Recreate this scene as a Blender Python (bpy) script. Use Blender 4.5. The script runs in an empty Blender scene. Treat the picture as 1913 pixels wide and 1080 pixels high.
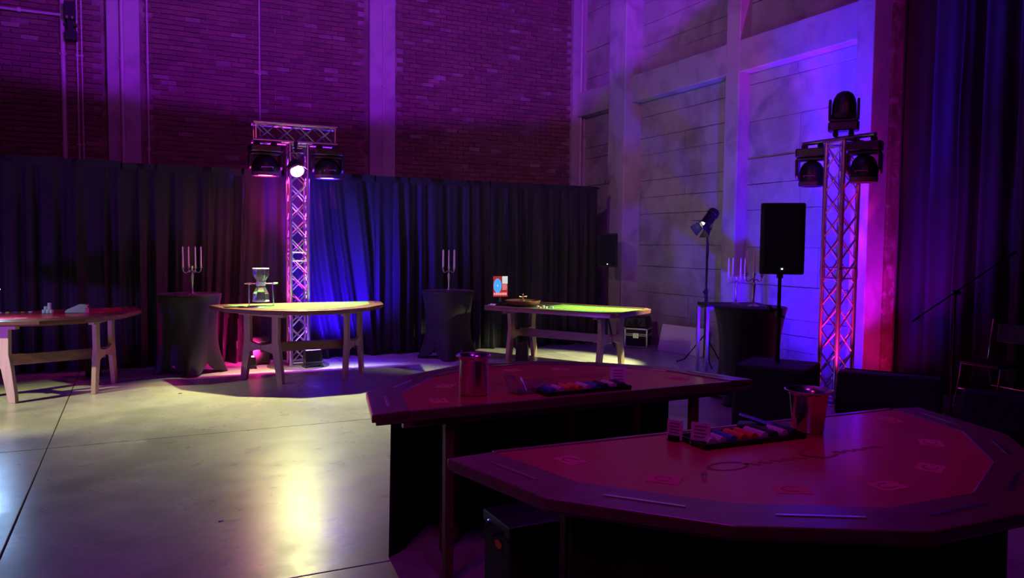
import bpy, bmesh, math, random
from mathutils import Vector, Matrix
random.seed(7)
PI = math.pi
R = math.radians
SC = bpy.context.scene
COL = SC.collection

# ------------------------------------------------------------------ camera
YAW, PITCH, ROLL, H = R(26), R(3.3), R(0.6), 1.75
fw0 = Vector((math.sin(YAW), math.cos(YAW), 0)); rt0 = Vector((math.cos(YAW), -math.sin(YAW), 0)); up0 = Vector((0, 0, 1))
fw = fw0*math.cos(PITCH) - up0*math.sin(PITCH); up1 = up0*math.cos(PITCH) + fw0*math.sin(PITCH)
rt = rt0*math.cos(ROLL) + up1*math.sin(ROLL); up = up1*math.cos(ROLL) - rt0*math.sin(ROLL)
cd = bpy.data.cameras.new('camera'); cam = bpy.data.objects.new('camera', cd); COL.objects.link(cam)
cam.matrix_world = Matrix(((rt.x, up.x, -fw.x, 0), (rt.y, up.y, -fw.y, 0), (rt.z, up.z, -fw.z, H), (0, 0, 0, 1)))
cd.sensor_width = 36; cd.lens = 36*1440/1913; cd.clip_start = .05; cd.clip_end = 100
SC.camera = cam

# ------------------------------------------------------------------ world, colour, exposure
w = bpy.data.worlds.new('world'); SC.world = w; w.use_nodes = True
w.node_tree.nodes['Background'].inputs[0].default_value = (.02, .01, .03, 1)
w.node_tree.nodes['Background'].inputs[1].default_value = 1
SC.view_settings.view_transform = 'Standard'; SC.view_settings.look = 'None'
SC.view_settings.gamma = 1; SC.view_settings.use_curve_mapping = False
SC.view_settings.exposure = 0
SC.cycles.max_bounces = 6; SC.cycles.sample_clamp_indirect = 4

# ------------------------------------------------------------------ stage lamps in and beside the frame, plus added unseen fill spots
def spot(name, loc, aim, col, power, angle, blend=.4, rad=.06):
    d = bpy.data.lights.new(name, 'SPOT'); d.energy = power; d.color = col; d.spot_size = R(angle)
    d.spot_blend = blend; d.shadow_soft_size = rad
    o = bpy.data.objects.new(name, d); COL.objects.link(o); o.location = loc
    o.rotation_euler = (Vector(aim)-Vector(loc)).to_track_quat('-Z', 'Y').to_euler()
    return o
# warm lamp in the middle head of the first tower, tilted towards the open floor
spot('warm_head_light', (1.98, 10.74, 2.76), (1.9, 9.2, 0), (.96, 1, .38), 1200, 88, .8, .05)
# a second warm lamp on the rig left of the frame, over the far left table
spot('warm_left_light', (-5.0, 8.0, 2.9), (-1.7, 9.2, 0), (1, 1, .42), 1500, 38, .7, .05)
# heads of the first tower: magenta left, blue right, both pointing down
spot('magenta_head_light', (1.60, 10.98, 2.64), (1.5, 10.4, 0), (1, .02, .35), 75, 145, 1, .07)
spot('magenta_head_beam', (1.60, 10.98, 2.64), (1.45, 10.85, 0), (1, .01, .30), 330, 40, .9, .07)
spot('blue_head_light', (2.44, 10.98, 2.64), (2.55, 10.4, 0), (.14, .04, 1), 110, 145, 1, .07)
spot('blue_head_beam', (2.44, 10.98, 2.64), (2.6, 10.85, 0), (.10, .01, 1), 520, 44, .9, .07)
# floor uplights at the first tower
spot('blue_uplight_light', (2.40, 11.05, .28), (2.80, 11.75, 1.1), (.03, .002, 1), 1300, 94, 1)
spot('magenta_uplight_light', (1.50, 11.15, .2), (1.25, 11.75, .25), (1, .02, .28), 110, 100, .8)
spot('tower_magenta_light', (1.56, 10.85, .12), (1.93, 11.08, 2.0), (1, .01, .50), 1400, 44, .6, .03)
spot('tower_blue_light', (2.60, 10.90, .12), (2.17, 11.08, 2.0), (.08, .004, 1), 2400, 44, .6, .03)
# floor uplights at the second tower
spot('blue_flood_light', (6.75, 6.85, .17), (8.2, 7.5, 2.0), (.045, .001, 1), 1000, 125, .9)
spot('blue_flood_low_light', (7.30, 7.00, .17), (8.02, 6.68, 4.2), (.045, .001, 1), 4500, 50, .8)
spot('magenta_flood_light', (7.72, 5.72, .17), (8.2, 6.6, 3.0), (.62, .003, 1), 260, 80, .9)
spot('red_flood_light', (7.80, 5.60, .12), (8.3, 6.55, .7), (1, .002, .25), 40, 70, .9)
spot('tower_pink_light', (6.72, 5.85, .10), (7.1, 6.2, 1.8), (1, .012, .38), 600, 60, .7, .03)
# theatre lamp on its stand by the concrete wall
spot('stand_lamp_light', (7.37, 8.94, 1.94), (5.95, 9.85, .35), (1, 1, .46), 760, 54, .5, .04)
# cold lamp of the left table
spot('desk_lamp_light', (-1.42, 9.87, 1.18), (-1.4, 9.2, .8), (.35, .6, 1), 34, 150, .8, .03)
# unseen fill spots added for violet and red light on walls, tables, floor
spot('violet_fill_light', (-2.5, -1.5, 5.5), (5.2, 12.5, 6.6), (.60, .05, 1), 500, 62, .9, .2)
spot('brick_violet_fill_light', (2.6, 4.7, 6.4), (2.6, 9.7, 14.5), (.32, .006, 1), 2500, 150, .05, .1)
spot('red_fill_light', (2.5, -2.5, 6.5), (4.0, 12.9, 5.0), (1, .08, .26), 620, 64, 1, .2)
spot('purple_fill_light', (-3.5, 8.4, .25), (4.5, 13, 4.6), (.28, .002, 1), 350, 100, .9, .1)
spot('wall_fill_light', (-3.5, 3.5, 5.5), (8.1, 11.2, 2.6), (1, .62, .80), 480, 42, 1, .2)
spot('wall_violet_fill_light', (-1.0, 1.5, 5.0), (8.1, 8.6, 5.0), (.80, .02, 1), 170, 50, .9, .2)
spot('table_fill_light', (2.2, 3.4, 6.8), (2.25, 3.1, .9), (1, .02, .42), 75, 60, .8, .2)
spot('side_magenta_fill_light', (-2.6, .8, 5.6), (2.0, 3.4, .9), (1, .03, .42), 80, 44, .8, .25)
spot('side_violet_fill_light', (1.2, .6, 5.6), (2.4, 3.2, .9), (.55, .02, 1), 62, 44, .8, .25)
spot('floor_violet_fill_light', (-2.0, 0, 5.5), (-.5, 5.0, 0), (.55, .02, 1), 85, 66, .9, .2)

# ------------------------------------------------------------------ materials
def mat(name, col, rough=.5, metal=0, var=0, vscale=8, bump=0, bscale=60, spec=.5, col2=None, stretch=None, emit=None, estr=0, coat=0, sheen=0, rnd=0, transmission=0, alpha=1):
    m = bpy.data.materials.new(name); m.use_nodes = True
    nt = m.node_tree; b = nt.nodes['Principled BSDF']; N = nt.nodes.new; L = nt.links.new
    b.inputs['Base Color'].default_value = (*col, 1); b.inputs['Roughness'].default_value = rough
    b.inputs['Metallic'].default_value = metal; b.inputs['Specular IOR Level'].default_value = spec
    if coat: b.inputs['Coat Weight'].default_value = coat; b.inputs['Coat Roughness'].default_value = .15
    if sheen: b.inputs['Sheen Weight'].default_value = sheen; b.inputs['Sheen Roughness'].default_value = .4
    if transmission: b.inputs['Transmission Weight'].default_value = transmission
    if alpha < 1: b.inputs['Alpha'].default_value = alpha
    if emit: b.inputs['Emission Color'].default_value = (*emit, 1); b.inputs['Emission Strength'].default_value = estr
    tc = None
    if var or bump:
        tc = N('ShaderNodeTexCoord'); mp = N('ShaderNodeMapping'); L(tc.outputs['Object'], mp.inputs[0])
        if stretch: mp.inputs['Scale'].default_value = stretch
    if var or rnd:
        c2 = col2 or tuple(c*.45 for c in col)
        mx = N('ShaderNodeMix'); mx.data_type = 'RGBA'
        mx.inputs[6].default_value = (*col, 1); mx.inputs[7].default_value = (*c2, 1)
        if var:
            no = N('ShaderNodeTexNoise'); no.inputs['Scale'].default_value = vscale; no.inputs['Detail'].default_value = 7
            L(mp.outputs[0], no.inputs['Vector'])
            rp = N('ShaderNodeMapRange'); rp.inputs[1].default_value = .35; rp.inputs[2].default_value = .7; rp.inputs[4].default_value = var
            L(no.outputs[0], rp.inputs[0]); src = rp.outputs[0]
        if rnd:
            oi = N('ShaderNodeObjectInfo'); gi = N('ShaderNodeNewGeometry'); ad = N('ShaderNodeMath'); ad.operation = 'ADD'
            L(oi.outputs['Random'], ad.inputs[0]); L(gi.outputs['Random Per Island'], ad.inputs[1])
            fr = N('ShaderNodeMath'); fr.operation = 'FRACT'; L(ad.outputs[0], fr.inputs[0])
            mu = N('ShaderNodeMath'); mu.operation = 'MULTIPLY'; mu.inputs[1].default_value = rnd; L(fr.outputs[0], mu.inputs[0])
            if var:
                a2 = N('ShaderNodeMath'); a2.operation = 'ADD'; a2.use_clamp = True
                L(src, a2.inputs[0]); L(mu.outputs[0], a2.inputs[1]); src = a2.outputs[0]
            else: src = mu.outputs[0]
        L(src, mx.inputs[0]); L(mx.outputs[2], b.inputs['Base Color'])
    if bump:
        n2 = N('ShaderNodeTexNoise'); n2.inputs['Scale'].default_value = bscale; n2.inputs['Detail'].default_value = 5
        L(mp.outputs[0], n2.inputs['Vector'])
        bp = N('ShaderNodeBump'); bp.inputs['Strength'].default_value = bump; bp.inputs['Distance'].default_value = .02
        L(n2.outputs[0], bp.inputs['Height']); L(bp.outputs[0], b.inputs['Normal'])
    return m

def world_noise_mat(name, c1, c2, c3, s1, s2, rough, rvar=0, bump=.3, coat=0):
    """weathered surface: two noise layers in object space over three colours"""
    m = bpy.data.materials.new(name); m.use_nodes = True
    nt = m.node_tree; b = nt.nodes['Principled BSDF']; N = nt.nodes.new; L = nt.links.new
    tc = N('ShaderNodeTexCoord'); a = N('ShaderNodeTexNoise'); a.inputs['Scale'].default_value = s1; a.inputs['Detail'].default_value = 10; a.inputs['Roughness'].default_value = .65
    c = N('ShaderNodeTexNoise'); c.inputs['Scale'].default_value = s2; c.inputs['Detail'].default_value = 8; c.inputs['Distortion'].default_value = .6
    L(tc.outputs['Object'], a.inputs['Vector']); L(tc.outputs['Object'], c.inputs['Vector'])
    r1 = N('ShaderNodeMapRange'); r1.inputs[1].default_value = .38; r1.inputs[2].default_value = .62; L(a.outputs[0], r1.inputs[0])
    r2 = N('ShaderNodeMapRange'); r2.inputs[1].default_value = .5; r2.inputs[2].default_value = .68; L(c.outputs[0], r2.inputs[0])
    m1 = N('ShaderNodeMix'); m1.data_type = 'RGBA'; m1.inputs[6].default_value = (*c1, 1); m1.inputs[7].default_value = (*c2, 1); L(r1.outputs[0], m1.inputs[0])
    m2 = N('ShaderNodeMix'); m2.data_type = 'RGBA'; L(m1.outputs[2], m2.inputs[6]); m2.inputs[7].default_value = (*c3, 1); L(r2.outputs[0], m2.inputs[0])
    L(m2.outputs[2], b.inputs['Base Color'])
    rr = N('ShaderNodeMapRange'); rr.inputs[3].default_value = rough; rr.inputs[4].default_value = rough+rvar; L(a.outputs[0], rr.inputs[0]); L(rr.outputs[0], b.inputs['Roughness'])
    bp = N('ShaderNodeBump'); bp.inputs['Strength'].default_value = bump; bp.inputs['Distance'].default_value = .02
    L(a.outputs[0], bp.inputs['Height']); L(bp.outputs[0], b.inputs['Normal'])
    if coat: b.inputs['Coat Weight'].default_value = coat; b.inputs['Coat Roughness'].default_value = .22
    return m

M = {}
M['floor'] = world_noise_mat('polished_concrete', (.50, .495, .47), (.37, .365, .345), (.29, .285, .275), 3.2, 1.1, .17, .26, .07)
M['floor'].node_tree.nodes['Principled BSDF'].inputs['Specular IOR Level'].default_value = .30
M['joint'] = mat('joint_dirt', (.03, .03, .03), .9)
M['concrete'] = world_noise_mat('board_concrete', (.44, .42, .42), (.32, .30, .30), (.25, .235, .24), 1.3, 1.9, .8, .1, .7)
M['concrete_smooth'] = world_noise_mat('cast_concrete', (.46, .44, .44), (.38, .365, .37), (.31, .295, .30), .9, 2.6, .8, .1, .35)
M['brick'] = mat('old_brick', (.24, .125, .11), .85, var=.6, vscale=1.6, col2=(.14, .07, .07), bump=.5, bscale=40, rnd=.75)
M['brick_pale'] = mat('pale_brick', (.34, .24, .22), .85, var=.6, vscale=5, bump=.5, bscale=40, rnd=.3)
M['mortar'] = world_noise_mat('mortar', (.22, .15, .14), (.13, .08, .08), (.34, .27, .27), 3, 1.6, .9, 0, .6)
M['gap_concrete'] = mat('dark_concrete', (.16, .15, .15), .95)  # darker concrete backing, visible in the gaps between courses
M['pipe'] = mat('pale_pipe', (.55, .50, .50), .5, var=.3)
M['wall_paint'] = mat('dark_wall', (.06, .055, .06), .9, var=.4, vscale=1)
M['drape'] = mat('black_drape', (.011, .011, .012), .75, sheen=.03, bump=.1, bscale=200, var=.3, vscale=5)
M['stage_drape'] = mat('stage_velvet', (.011, .008, .008), .85, sheen=.03)
M['stretch'] = mat('stretch_cloth', (.012, .011, .014), .65, sheen=.12)
M['skirt'] = mat('table_skirt', (.006, .006, .007), .9, sheen=.05)
M['alu'] = mat('truss_aluminium', (.60, .59, .60), .34, 1, var=.2, vscale=20)
M['steel'] = mat('polished_steel', (.78, .76, .76), .2, 1)
M['silver'] = mat('tarnished_silver', (.75, .68, .58), .3, 1, var=.4, vscale=30)
M['brass'] = mat('brass', (.85, .62, .30), .25, 1)
M['black'] = mat('black_plastic', (.007, .007, .008), .38, var=.2, vscale=12)
M['black_matt'] = mat('black_textured_paint', (.014, .014, .016), .7, bump=.3, bscale=300)
M['grille'] = mat('speaker_grille', (.010, .010, .012), .6, bump=.8, bscale=700)
M['rubber'] = mat('black_rubber', (.015, .015, .015), .9)
M['wood_pale'] = mat('pale_oak', (.36, .26, .15), .5, var=.6, vscale=3, stretch=(8, 8, 1), col2=(.25, .17, .09), bump=.1)
M['wood_dark'] = mat('dark_mahogany', (.20, .075, .075), .35, var=.7, vscale=3, stretch=(2, 9, 9), col2=(.10, .035, .035), coat=.5)
M['wood_rail'] = mat('stained_rail', (.17, .075, .045), .45, spec=.3, var=.7, vscale=3, stretch=(2, 9, 9), col2=(.08, .035, .02), coat=.1)
M['felt_red'] = mat('red_layout_cloth', (.50, .03, .055), .5, var=.2, vscale=4, bump=.04, bscale=400, coat=.5, spec=.2)
M['felt_green'] = mat('green_layout_cloth', (.13, .40, .085), .9, spec=.08, var=.2, vscale=5, bump=.1, bscale=400)
M['print_pale'] = mat('pale_layout_print', (.70, .13, .20), .6, var=.2)
M['print_dark'] = mat('dark_layout_print', (.26, .022, .030), .6)
M['inlay'] = mat('metal_inlay', (.80, .78, .78), .25, 1)
M['candle'] = mat('white_wax', (.80, .74, .74), .45)
M['card'] = mat('white_card', (.80, .78, .82), .55)
M['card_print'] = mat('card_print', (.25, .12, .30), .6)
M['chip_white'] = mat('white_chips', (.75, .72, .74), .4)
M['chip_orange'] = mat('orange_chips', (.85, .32, .06), .4)
M['chip_blue'] = mat('blue_chips', (.10, .14, .50), .4)
M['chip_black'] = mat('black_chips', (.04, .04, .05), .4)
M['chip_yellow'] = mat('yellow_chips', (.80, .62, .10), .4)
M['glass'] = mat('clear_acrylic', (.85, .88, .9), .06, transmission=.9)
M['warm_lens'] = mat('warm_lens', (1, 1, .8), .3, emit=(1, .95, .50), estr=32)
M['warm_reflector'] = mat('yellow_diffuser', (.85, .80, .40), .4)
M['red_lens'] = mat('red_lens', (.3, 0, .1), .3, emit=(1, .05, .25), estr=60)
M['pink_lens'] = mat('pink_lens', (.4, .02, .1), .3, emit=(1, .05, .25), estr=2.5)
M['blue_lens'] = mat('blue_lens', (0, 0, .3), .3, emit=(.12, .04, 1), estr=80)
M['stand_lens'] = mat('stand_lens', (1, 1, .8), .3, emit=(1, .97, .75), estr=7)
M['cold_lens'] = mat('cold_lens', (.6, .8, 1), .3, emit=(.25, .55, 1), estr=70)
M['led_white'] = mat('white_led', (1, 1, 1), .3, emit=(.75, .9, 1), estr=3)
M['led_blue'] = mat('blue_led', (.1, .1, 1), .3, emit=(.12, .15, 1), estr=4)
M['tan'] = mat('orange_label', (.7, .3, .05), .6)
M['board'] = mat('white_panel', (.72, .70, .72), .6, var=.1)
M['stage'] = mat('stage_floor', (.03, .028, .035), .6, var=.3)
M['scr_red'] = mat('screen_red', (.4, 0, 0), .4, emit=(.28, .025, .025), estr=1)
M['scr_blue'] = mat('screen_blue', (0, .2, .6), .4, emit=(.07, .38, .95), estr=1)
M['scr_pale'] = mat('screen_pale', (.6, .7, .6), .4, emit=(.50, .66, .58), estr=1)
M['scr_pink'] = mat('screen_pink', (.6, .3, .3), .4, emit=(.80, .30, .32), estr=1)
M['dirt'] = mat('debris', (.05, .04, .03), .9)

# ------------------------------------------------------------------ mesh helpers
def box(bm, x0, x1, y0, y1, z0, z1, mt=None):
    co = [(x0, y0, z0), (x1, y0, z0), (x1, y1, z0), (x0, y1, z0), (x0, y0, z1), (x1, y0, z1), (x1, y1, z1), (x0, y1, z1)]
    if mt is not None: co = [mt @ Vector(c) for c in co]
    v = [bm.verts.new(c) for c in co]
    for f in ((3, 2, 1, 0), (4, 5, 6, 7), (0, 1, 5, 4), (1, 2, 6, 5), (2, 3, 7, 6), (3, 0, 4, 7)): bm.faces.new([v[i] for i in f])
def prism(bm, pts, z0, z1, mt=None, top_in=0):
    n = len(pts); cx = sum(p[0] for p in pts)/n; cy = sum(p[1] for p in pts)/n
    def q(p, z, s=1):
        c = Vector((cx+(p[0]-cx)*s, cy+(p[1]-cy)*s, z)); return mt @ c if mt is not None else c
    lo = [bm.verts.new(q(p, z0)) for p in pts]
    hi = [bm.verts.new(q(p, z1, 1-top_in)) for p in pts]
    bm.faces.new(hi); bm.faces.new(lo[::-1])
    for i in range(n): bm.faces.new((lo[i], lo[(i+1) % n], hi[(i+1) % n], hi[i]))
def tube(bm, a, b, r0, r1=None, n=10, caps=True):
    a, b = Vector(a), Vector(b); r1 = r0 if r1 is None else r1; d = (b-a)
    q = d.to_track_quat('Z', 'Y'); A = []; B = []
    for i in range(n):
        c = Vector((math.cos(2*PI*i/n), math.sin(2*PI*i/n), 0))
        A.append(bm.verts.new(a+q @ (c*r0))); B.append(bm.verts.new(b+q @ (c*r1)))
    for i in range(n): bm.faces.new((A[i], A[(i+1) % n], B[(i+1) % n], B[i]))
    if caps: bm.faces.new(A[::-1]); bm.faces.new(B)
def path(bm, pts, r, n=8):
    pts = [Vector(p) for p in pts]; rings = []
    for i, p in enumerate(pts):
        d = (pts[min(i+1, len(pts)-1)]-pts[max(i-1, 0)]); q = d.to_track_quat('Z', 'Y')
        rr = r[i] if isinstance(r, (list, tuple)) else r
        rings.append([bm.verts.new(p+q @ Vector((math.cos(2*PI*k/n)*rr, math.sin(2*PI*k/n)*rr, 0))) for k in range(n)])
    for A, B in zip(rings, rings[1:]):
        # match closest start to avoid twist
        o = min(range(n), key=lambda s: (A[0].co-B[s].co).length)
        for k in range(n): bm.faces.new((A[k], A[(k+1) % n], B[(k+1+o) % n], B[(k+o) % n]))
    bm.faces.new(rings[0][::-1]); bm.faces.new(rings[-1])
def lathe(bm, prof, c=(0, 0, 0), n=24, mt=None):
    rings = []
    for r, z in prof:
        if r < 1e-5:
            p = Vector((c[0], c[1], c[2]+z)); rings.append([bm.verts.new(mt @ p if mt is not None else p)])
        else:
            L = []
            for k in range(n):
                p = Vector((c[0]+r*math.cos(2*PI*k/n), c[1]+r*math.sin(2*PI*k/n), c[2]+z)); L.append(bm.verts.new(mt @ p if mt is not None else p))
            rings.append(L)
    for A, B in zip(rings, rings[1:]):
        for k in range(n):
            if len(A) == 1 and len(B) == 1: break
            if len(A) == 1: bm.faces.new((A[0], B[(k+1) % n], B[k]))
            elif len(B) == 1: bm.faces.new((A[k], A[(k+1) % n], B[0]))
            else: bm.faces.new((A[k], A[(k+1) % n], B[(k+1) % n], B[k]))
def obj(name, bm, m, parent=None, smooth=False, bevel=0, loc=None):
    bmesh.ops.recalc_face_normals(bm, faces=bm.faces)
    me = bpy.data.meshes.new(name); bm.to_mesh(me); bm.free()
    if smooth:
        for p in me.polygons: p.use_smooth = True
        try: me.set_sharp_from_angle(angle=R(40))
        except Exception: pass
    me.materials.append(M[m] if isinstance(m, str) else m)
    o = bpy.data.objects.new(name, me); COL.objects.link(o)
    if parent: o.parent = parent
    if loc: o.location = loc
    if bevel:
        b = o.modifiers.new('bevel', 'BEVEL'); b.width = bevel; b.segments = 2; b.limit_method = 'ANGLE'
    return o
def B(): return bmesh.new()
def tag(o, label, cat, group=None, kind=None):
    o['label'] = label; o['category'] = cat
    if group: o['group'] = group
    if kind: o['kind'] = kind
    return o
def thing(name, label, cat, loc=(0, 0, 0), rz=0, group=None):
    o = bpy.data.objects.new(name, None); COL.objects.link(o); o.location = loc; o.rotation_euler = (0, 0, rz); o.empty_display_size = .1
    return tag(o, label, cat, group)
def struct(o): o['kind'] = 'structure'; return o
def dup(root, loc, rz, label, group=None):
    r = root.copy(); COL.objects.link(r); r.location = loc; r.rotation_euler = (0, 0, rz); r['label'] = label
    if group: r['group'] = group
    for ch in list(root.children):
        c = ch.copy(); COL.objects.link(c); c.parent = r
        for g in list(ch.children):
            d = g.copy(); COL.objects.link(d); d.parent = c
    return r
def one(name, m, f, parent=None, **k):
    bm = B(); f(bm); return obj(name, bm, m, parent, **k)
RX = lambda a: Matrix.Rotation(a, 4, 'X')
RY = lambda a: Matrix.Rotation(a, 4, 'Y')
RZ = lambda a: Matrix.Rotation(a, 4, 'Z')
T = lambda x, y, z: Matrix.Translation((x, y, z))

# ================================================================== ROOM
XR, YB, XL, YF, ZC = 8.27, 13.7, -6.0, -4.0, 7.6     # recessed plane of the right wall, brick wall, ...
floor = struct(one('floor', 'joint', lambda b: box(b, XL, 11, YF, YB+.3, -.3, -.014)))
xs = [XL, -4.1, -.70, 2.70, 6.10, 9.5, 11]; ys = [YF, .62, 4.03, 7.44, 10.85, YB+.3]
for i in range(len(xs)-1):
    for j in range(len(ys)-1):
        g = .005
        one('slab', 'floor', lambda b: box(b, xs[i]+g, xs[i+1]-g, ys[j]+g, ys[j+1]-g, -.2, 0), floor, bevel=.003)
struct(one('ceiling', 'wall_paint', lambda b: box(b, XL, 11, YF, YB+.3, ZC, ZC+.2)))
struct(one('wall_left', 'wall_paint', lambda b: box(b, XL-.3, XL, YF, YB+.3, 0, ZC)))
struct(one('wall_rear', 'wall_paint', lambda b: box(b, XL, 11, YF-.3, YF, 0, ZC)))
struct(one('wall_stage', 'wall_paint', lambda b: box(b, 11, 11.3, YF, YB, 0, ZC)))

# ---- brick wall with concrete piers, conduits
wb = struct(one('wall_back', 'mortar', lambda b: box(b, XL, XR+.3, YB+.012, YB+.4, 0, ZC)))
piers = [(-4.30, -3.84), (-.36, .10), (3.78, 4.25), (7.95, 8.27)]
for a, c in piers:
    one('pier', 'concrete_smooth', lambda b: box(b, a, c, YB-.10, YB+.02, 0, ZC), wb, bevel=.01)
BL, BH, G = .225, .068, .012
def brick_bm():
    b = B(); box(b, -BL/2, BL/2, -.012, .03, -BH/2, BH/2); return b
variants = []
for k in range(4):
    b = brick_bm()
    for v in b.verts: v.co += Vector((random.uniform(-.004, .004), random.uniform(-.006, .002), random.uniform(-.004, .004)))
    bmesh.ops.recalc_face_normals(b, faces=b.faces)
    me = bpy.data.meshes.new('brick'); b.to_mesh(me); b.free(); me.materials.append(M['brick_pale' if k == 3 else 'brick']); variants.append(me)
slots = []
row = 0; z = 2.6
while z < ZC-.02:
    x = XL + (row % 2)*(BL+G)/2
    while x < XR:
        if not any(a-BL*.35 < x < c+BL*.35 for a, c in piers) and random.random() > .012: slots.append((x, z))
        x += BL+G
    z += BH+G; row += 1
inview = [s for s in slots if s[0] > -1.85 and s[1] > 2.95 and s[1] < 5.45+.15*(s[0]+1.7)]
inview.sort(key=lambda s: (s[0]*.438+YB*.899)*1.0 + random.random()*.01)
near = set(inview[:295])
for (x, z) in inview[:295]:
    me = variants[3] if random.random() < .05 else variants[random.randrange(3)]
    o = bpy.data.objects.new('brick', me); COL.objects.link(o); o.parent = wb
    o.location = (x+random.uniform(-.006, .006), YB+random.uniform(-.006, .006), z+random.uniform(-.004, .004))
    o.rotation_euler = (random.uniform(-.03, .03), random.uniform(-.012, .012), random.uniform(-.02, .02))
bmA = B(); bmP = B()
for (x, z) in slots:
    if (x, z) in near: continue
    t = bmP if random.random() < .05 else bmA
    dx, dz = random.uniform(-.006, .006), random.uniform(-.004, .004); o = random.uniform(-.008, .006)
    box(t, x-BL/2+dx, x+BL/2+dx-random.uniform(0, .01), YB-.012+o, YB+.03, z-BH/2+dz, z+BH/2+dz-random.uniform(0, .006))
obj('bricks', bmA, 'brick', wb)['kind'] = 'stuff'
obj('pale_bricks', bmP, 'brick_pale', wb)['kind'] = 'stuff'
for x, r, y0, z0 in ((-.15, .028, .14, 0), (.21, .016, .03, 0), (1.91, .014, .03, 0), (4.02, .012, .13, 0), (8.12, .026, .14, 0), (-.95, .035, .04, 0), (-.76, .014, .03, 0), (-.70, .012, .03, 0)):
    def f(b):
        tube(b, (x, YB-y0, z0), (x, YB-y0, ZC), r, n=10)
        zz = 3.2
        while zz < ZC: box(b, x-r-.012, x+r+.012, YB-y0-.004, YB+.01, zz, zz+.03); zz += 1.35
    one('conduit', 'pipe', f, wb, smooth=True)
def f(b):
    tube(b, (XL, YB-.05, 5.14), (-.97, YB-.05, 5.14), .022)
    for x in (-4.5, -3, -1.5): box(b, x-.02, x+.02, YB-.075, YB+.01, 5.11, 5.17)
one('conduit', 'pipe', f, wb, smooth=True)
t = thing('cable_box', 'black box fixture mounted high on the brick wall beside the thick conduit', 'box', (-.84, YB-.05, 4.86))
one('housing', 'black_matt', lambda b: box(b, -.075, .075, -.16, 0, .22, .46), t, bevel=.01)
one('bracket', 'black_matt', lambda b: (box(b, -.035, .035, -.10, 0, .02, .24), box(b, -.09, .09, -.05, 0, .12, .16)), t)
one('junction_box', 'black_matt', lambda b: box(b, -.07, .09, -.12, 0, -.10, .04), t, bevel=.008)
for x in (-.05, .02): one('clip', 'steel', lambda b: box(b, x, x+.03, -.175, -.155, .20, .24), t)

# ---- concrete right wall
XP = XR-.22
wr = struct(one('wall_right', 'gap_concrete', lambda b: box(b, XR+.012, XR+.4, 6.58, YB, 0, ZC)))
pil = [(11.69, 12.22, .36), (8.93, 9.22, .22), (6.54, 6.79, .30)]
for a, c, p in pil:
    one('pilaster', 'concrete_smooth', lambda b: box(b, XR-p, XR+.1, a, c, 0, ZC), wr, bevel=.012)
for a, c in ((12.22, YB), (9.22, 11.69), (6.79, 8.93)):
    one('beam', 'concrete_smooth', lambda b: box(b, XP+.003, XR+.1, a, c, 4.33, 4.80), wr, bevel=.012)
    for lo, hi in ((0, 4.33), (4.80, ZC)):
        z = lo
        while z < hi-.02:
            h = random.choice((.22, .30, .38, .46, .55)); z1 = min(hi, z+h)
            if hi-z1 < .15: z1 = hi
            q = random.uniform(-.012, .008)
            ym = a+(c-a)*random.uniform(.3, .7)
            parts = [(a, c)] if random.random() < .6 or c-a < 1 else [(a, ym-.004), (ym+.004, c)]
            for s, e in parts:
                def f(b):
                    n = max(1, int((e-s)/.25)); lo_ = []; hi_ = []
                    ys_ = [s+(e-s)*k/n for k in range(n+1)]
                    v = [[b.verts.new((XR+q+dx, y, zz + (random.uniform(-.004, .004) if 0 < k < n else 0))) for k, y in enumerate(ys_)] for zz, dx in ((z+.005, .0), (z1-.005, .0), (z1-.005, .05), (z+.005, .05))]
                    for r_ in range(4):
                        for k in range(n): b.faces.new((v[r_][k], v[r_][k+1], v[(r_+1) % 4][k+1], v[(r_+1) % 4][k]))
                    b.faces.new([v[r_][0] for r_ in range(4)]); b.faces.new([v[r_][n] for r_ in range(4)])
                one('concrete_course', 'concrete', f, wr)
            z = z1
one('hook', 'steel', lambda b: path(b, [(XR-.36, 12.12, 2.93), (XR-.42, 12.12, 2.93), (XR-.47, 12.10, 2.90), (XR-.49, 12.08, 2.95)], .012), wr, smooth=True)
M['jamb'] = world_noise_mat('rough_jamb', (.30, .16, .14), (.16, .08, .07), (.45, .33, .3), 3, 9, .9, 0, .8)
struct(one('trim_1', 'jamb', lambda b: box(b, XR+.0, XR+.18, 6.50, 6.575, 0, ZC), bevel=.01))

# ---- stage behind the proscenium
st = struct(one('stage', 'stage', lambda b: box(b, 7.72, 11, YF, 5.62, 0, .10), bevel=.008))
def drape(name, x0, x1, z0, z1, amp, period, seed, lean=None, flare=0):
    """pleated cloth hanging along local x, folds towards -y"""
    rnd = random.Random(seed); ph = [rnd.uniform(0, 6) for _ in range(6)]
    nx = int((x1-x0)/.018); nz = 26; b = B(); g = []
    for j in range(nz+1):
        t = j/nz; z = z1+(z0-z1)*t; L = []
        for i in range(nx+1):
            x = x0+(x1-x0)*i/nx
            xs_ = x - (lean(x, t) if lean else 0)
            u = 2*PI*xs_/period
            u2 = u + 1.1*math.sin(u*.23+ph[0]) + .6*math.sin(u*.61+ph[1])
            f = math.sin(u2)*.62 + .28*math.sin(2.1*u2+ph[2]) + .35*math.sin(u2*.37+ph[3])
            A = amp*(.25+.75*min(1, t*2.2))*(1+flare*max(0, t-.75)*3*max(0, math.sin(u*.31+ph[4])))
            fr = min(1, min(i, nx-i)/6)
            y = -A*f*fr*(1+.2*math.sin(z*3+ph[5]+x))
            zz = z + (.03*math.sin(u*.5+ph[1])*(t > .985))
            L.append(b.verts.new((x, y, max(zz, z0))))
        g.append(L)
    for j in range(nz):
        for i in range(nx): b.faces.new((g[j][i], g[j][i+1], g[j+1][i+1], g[j+1][i]))
    return b
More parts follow.
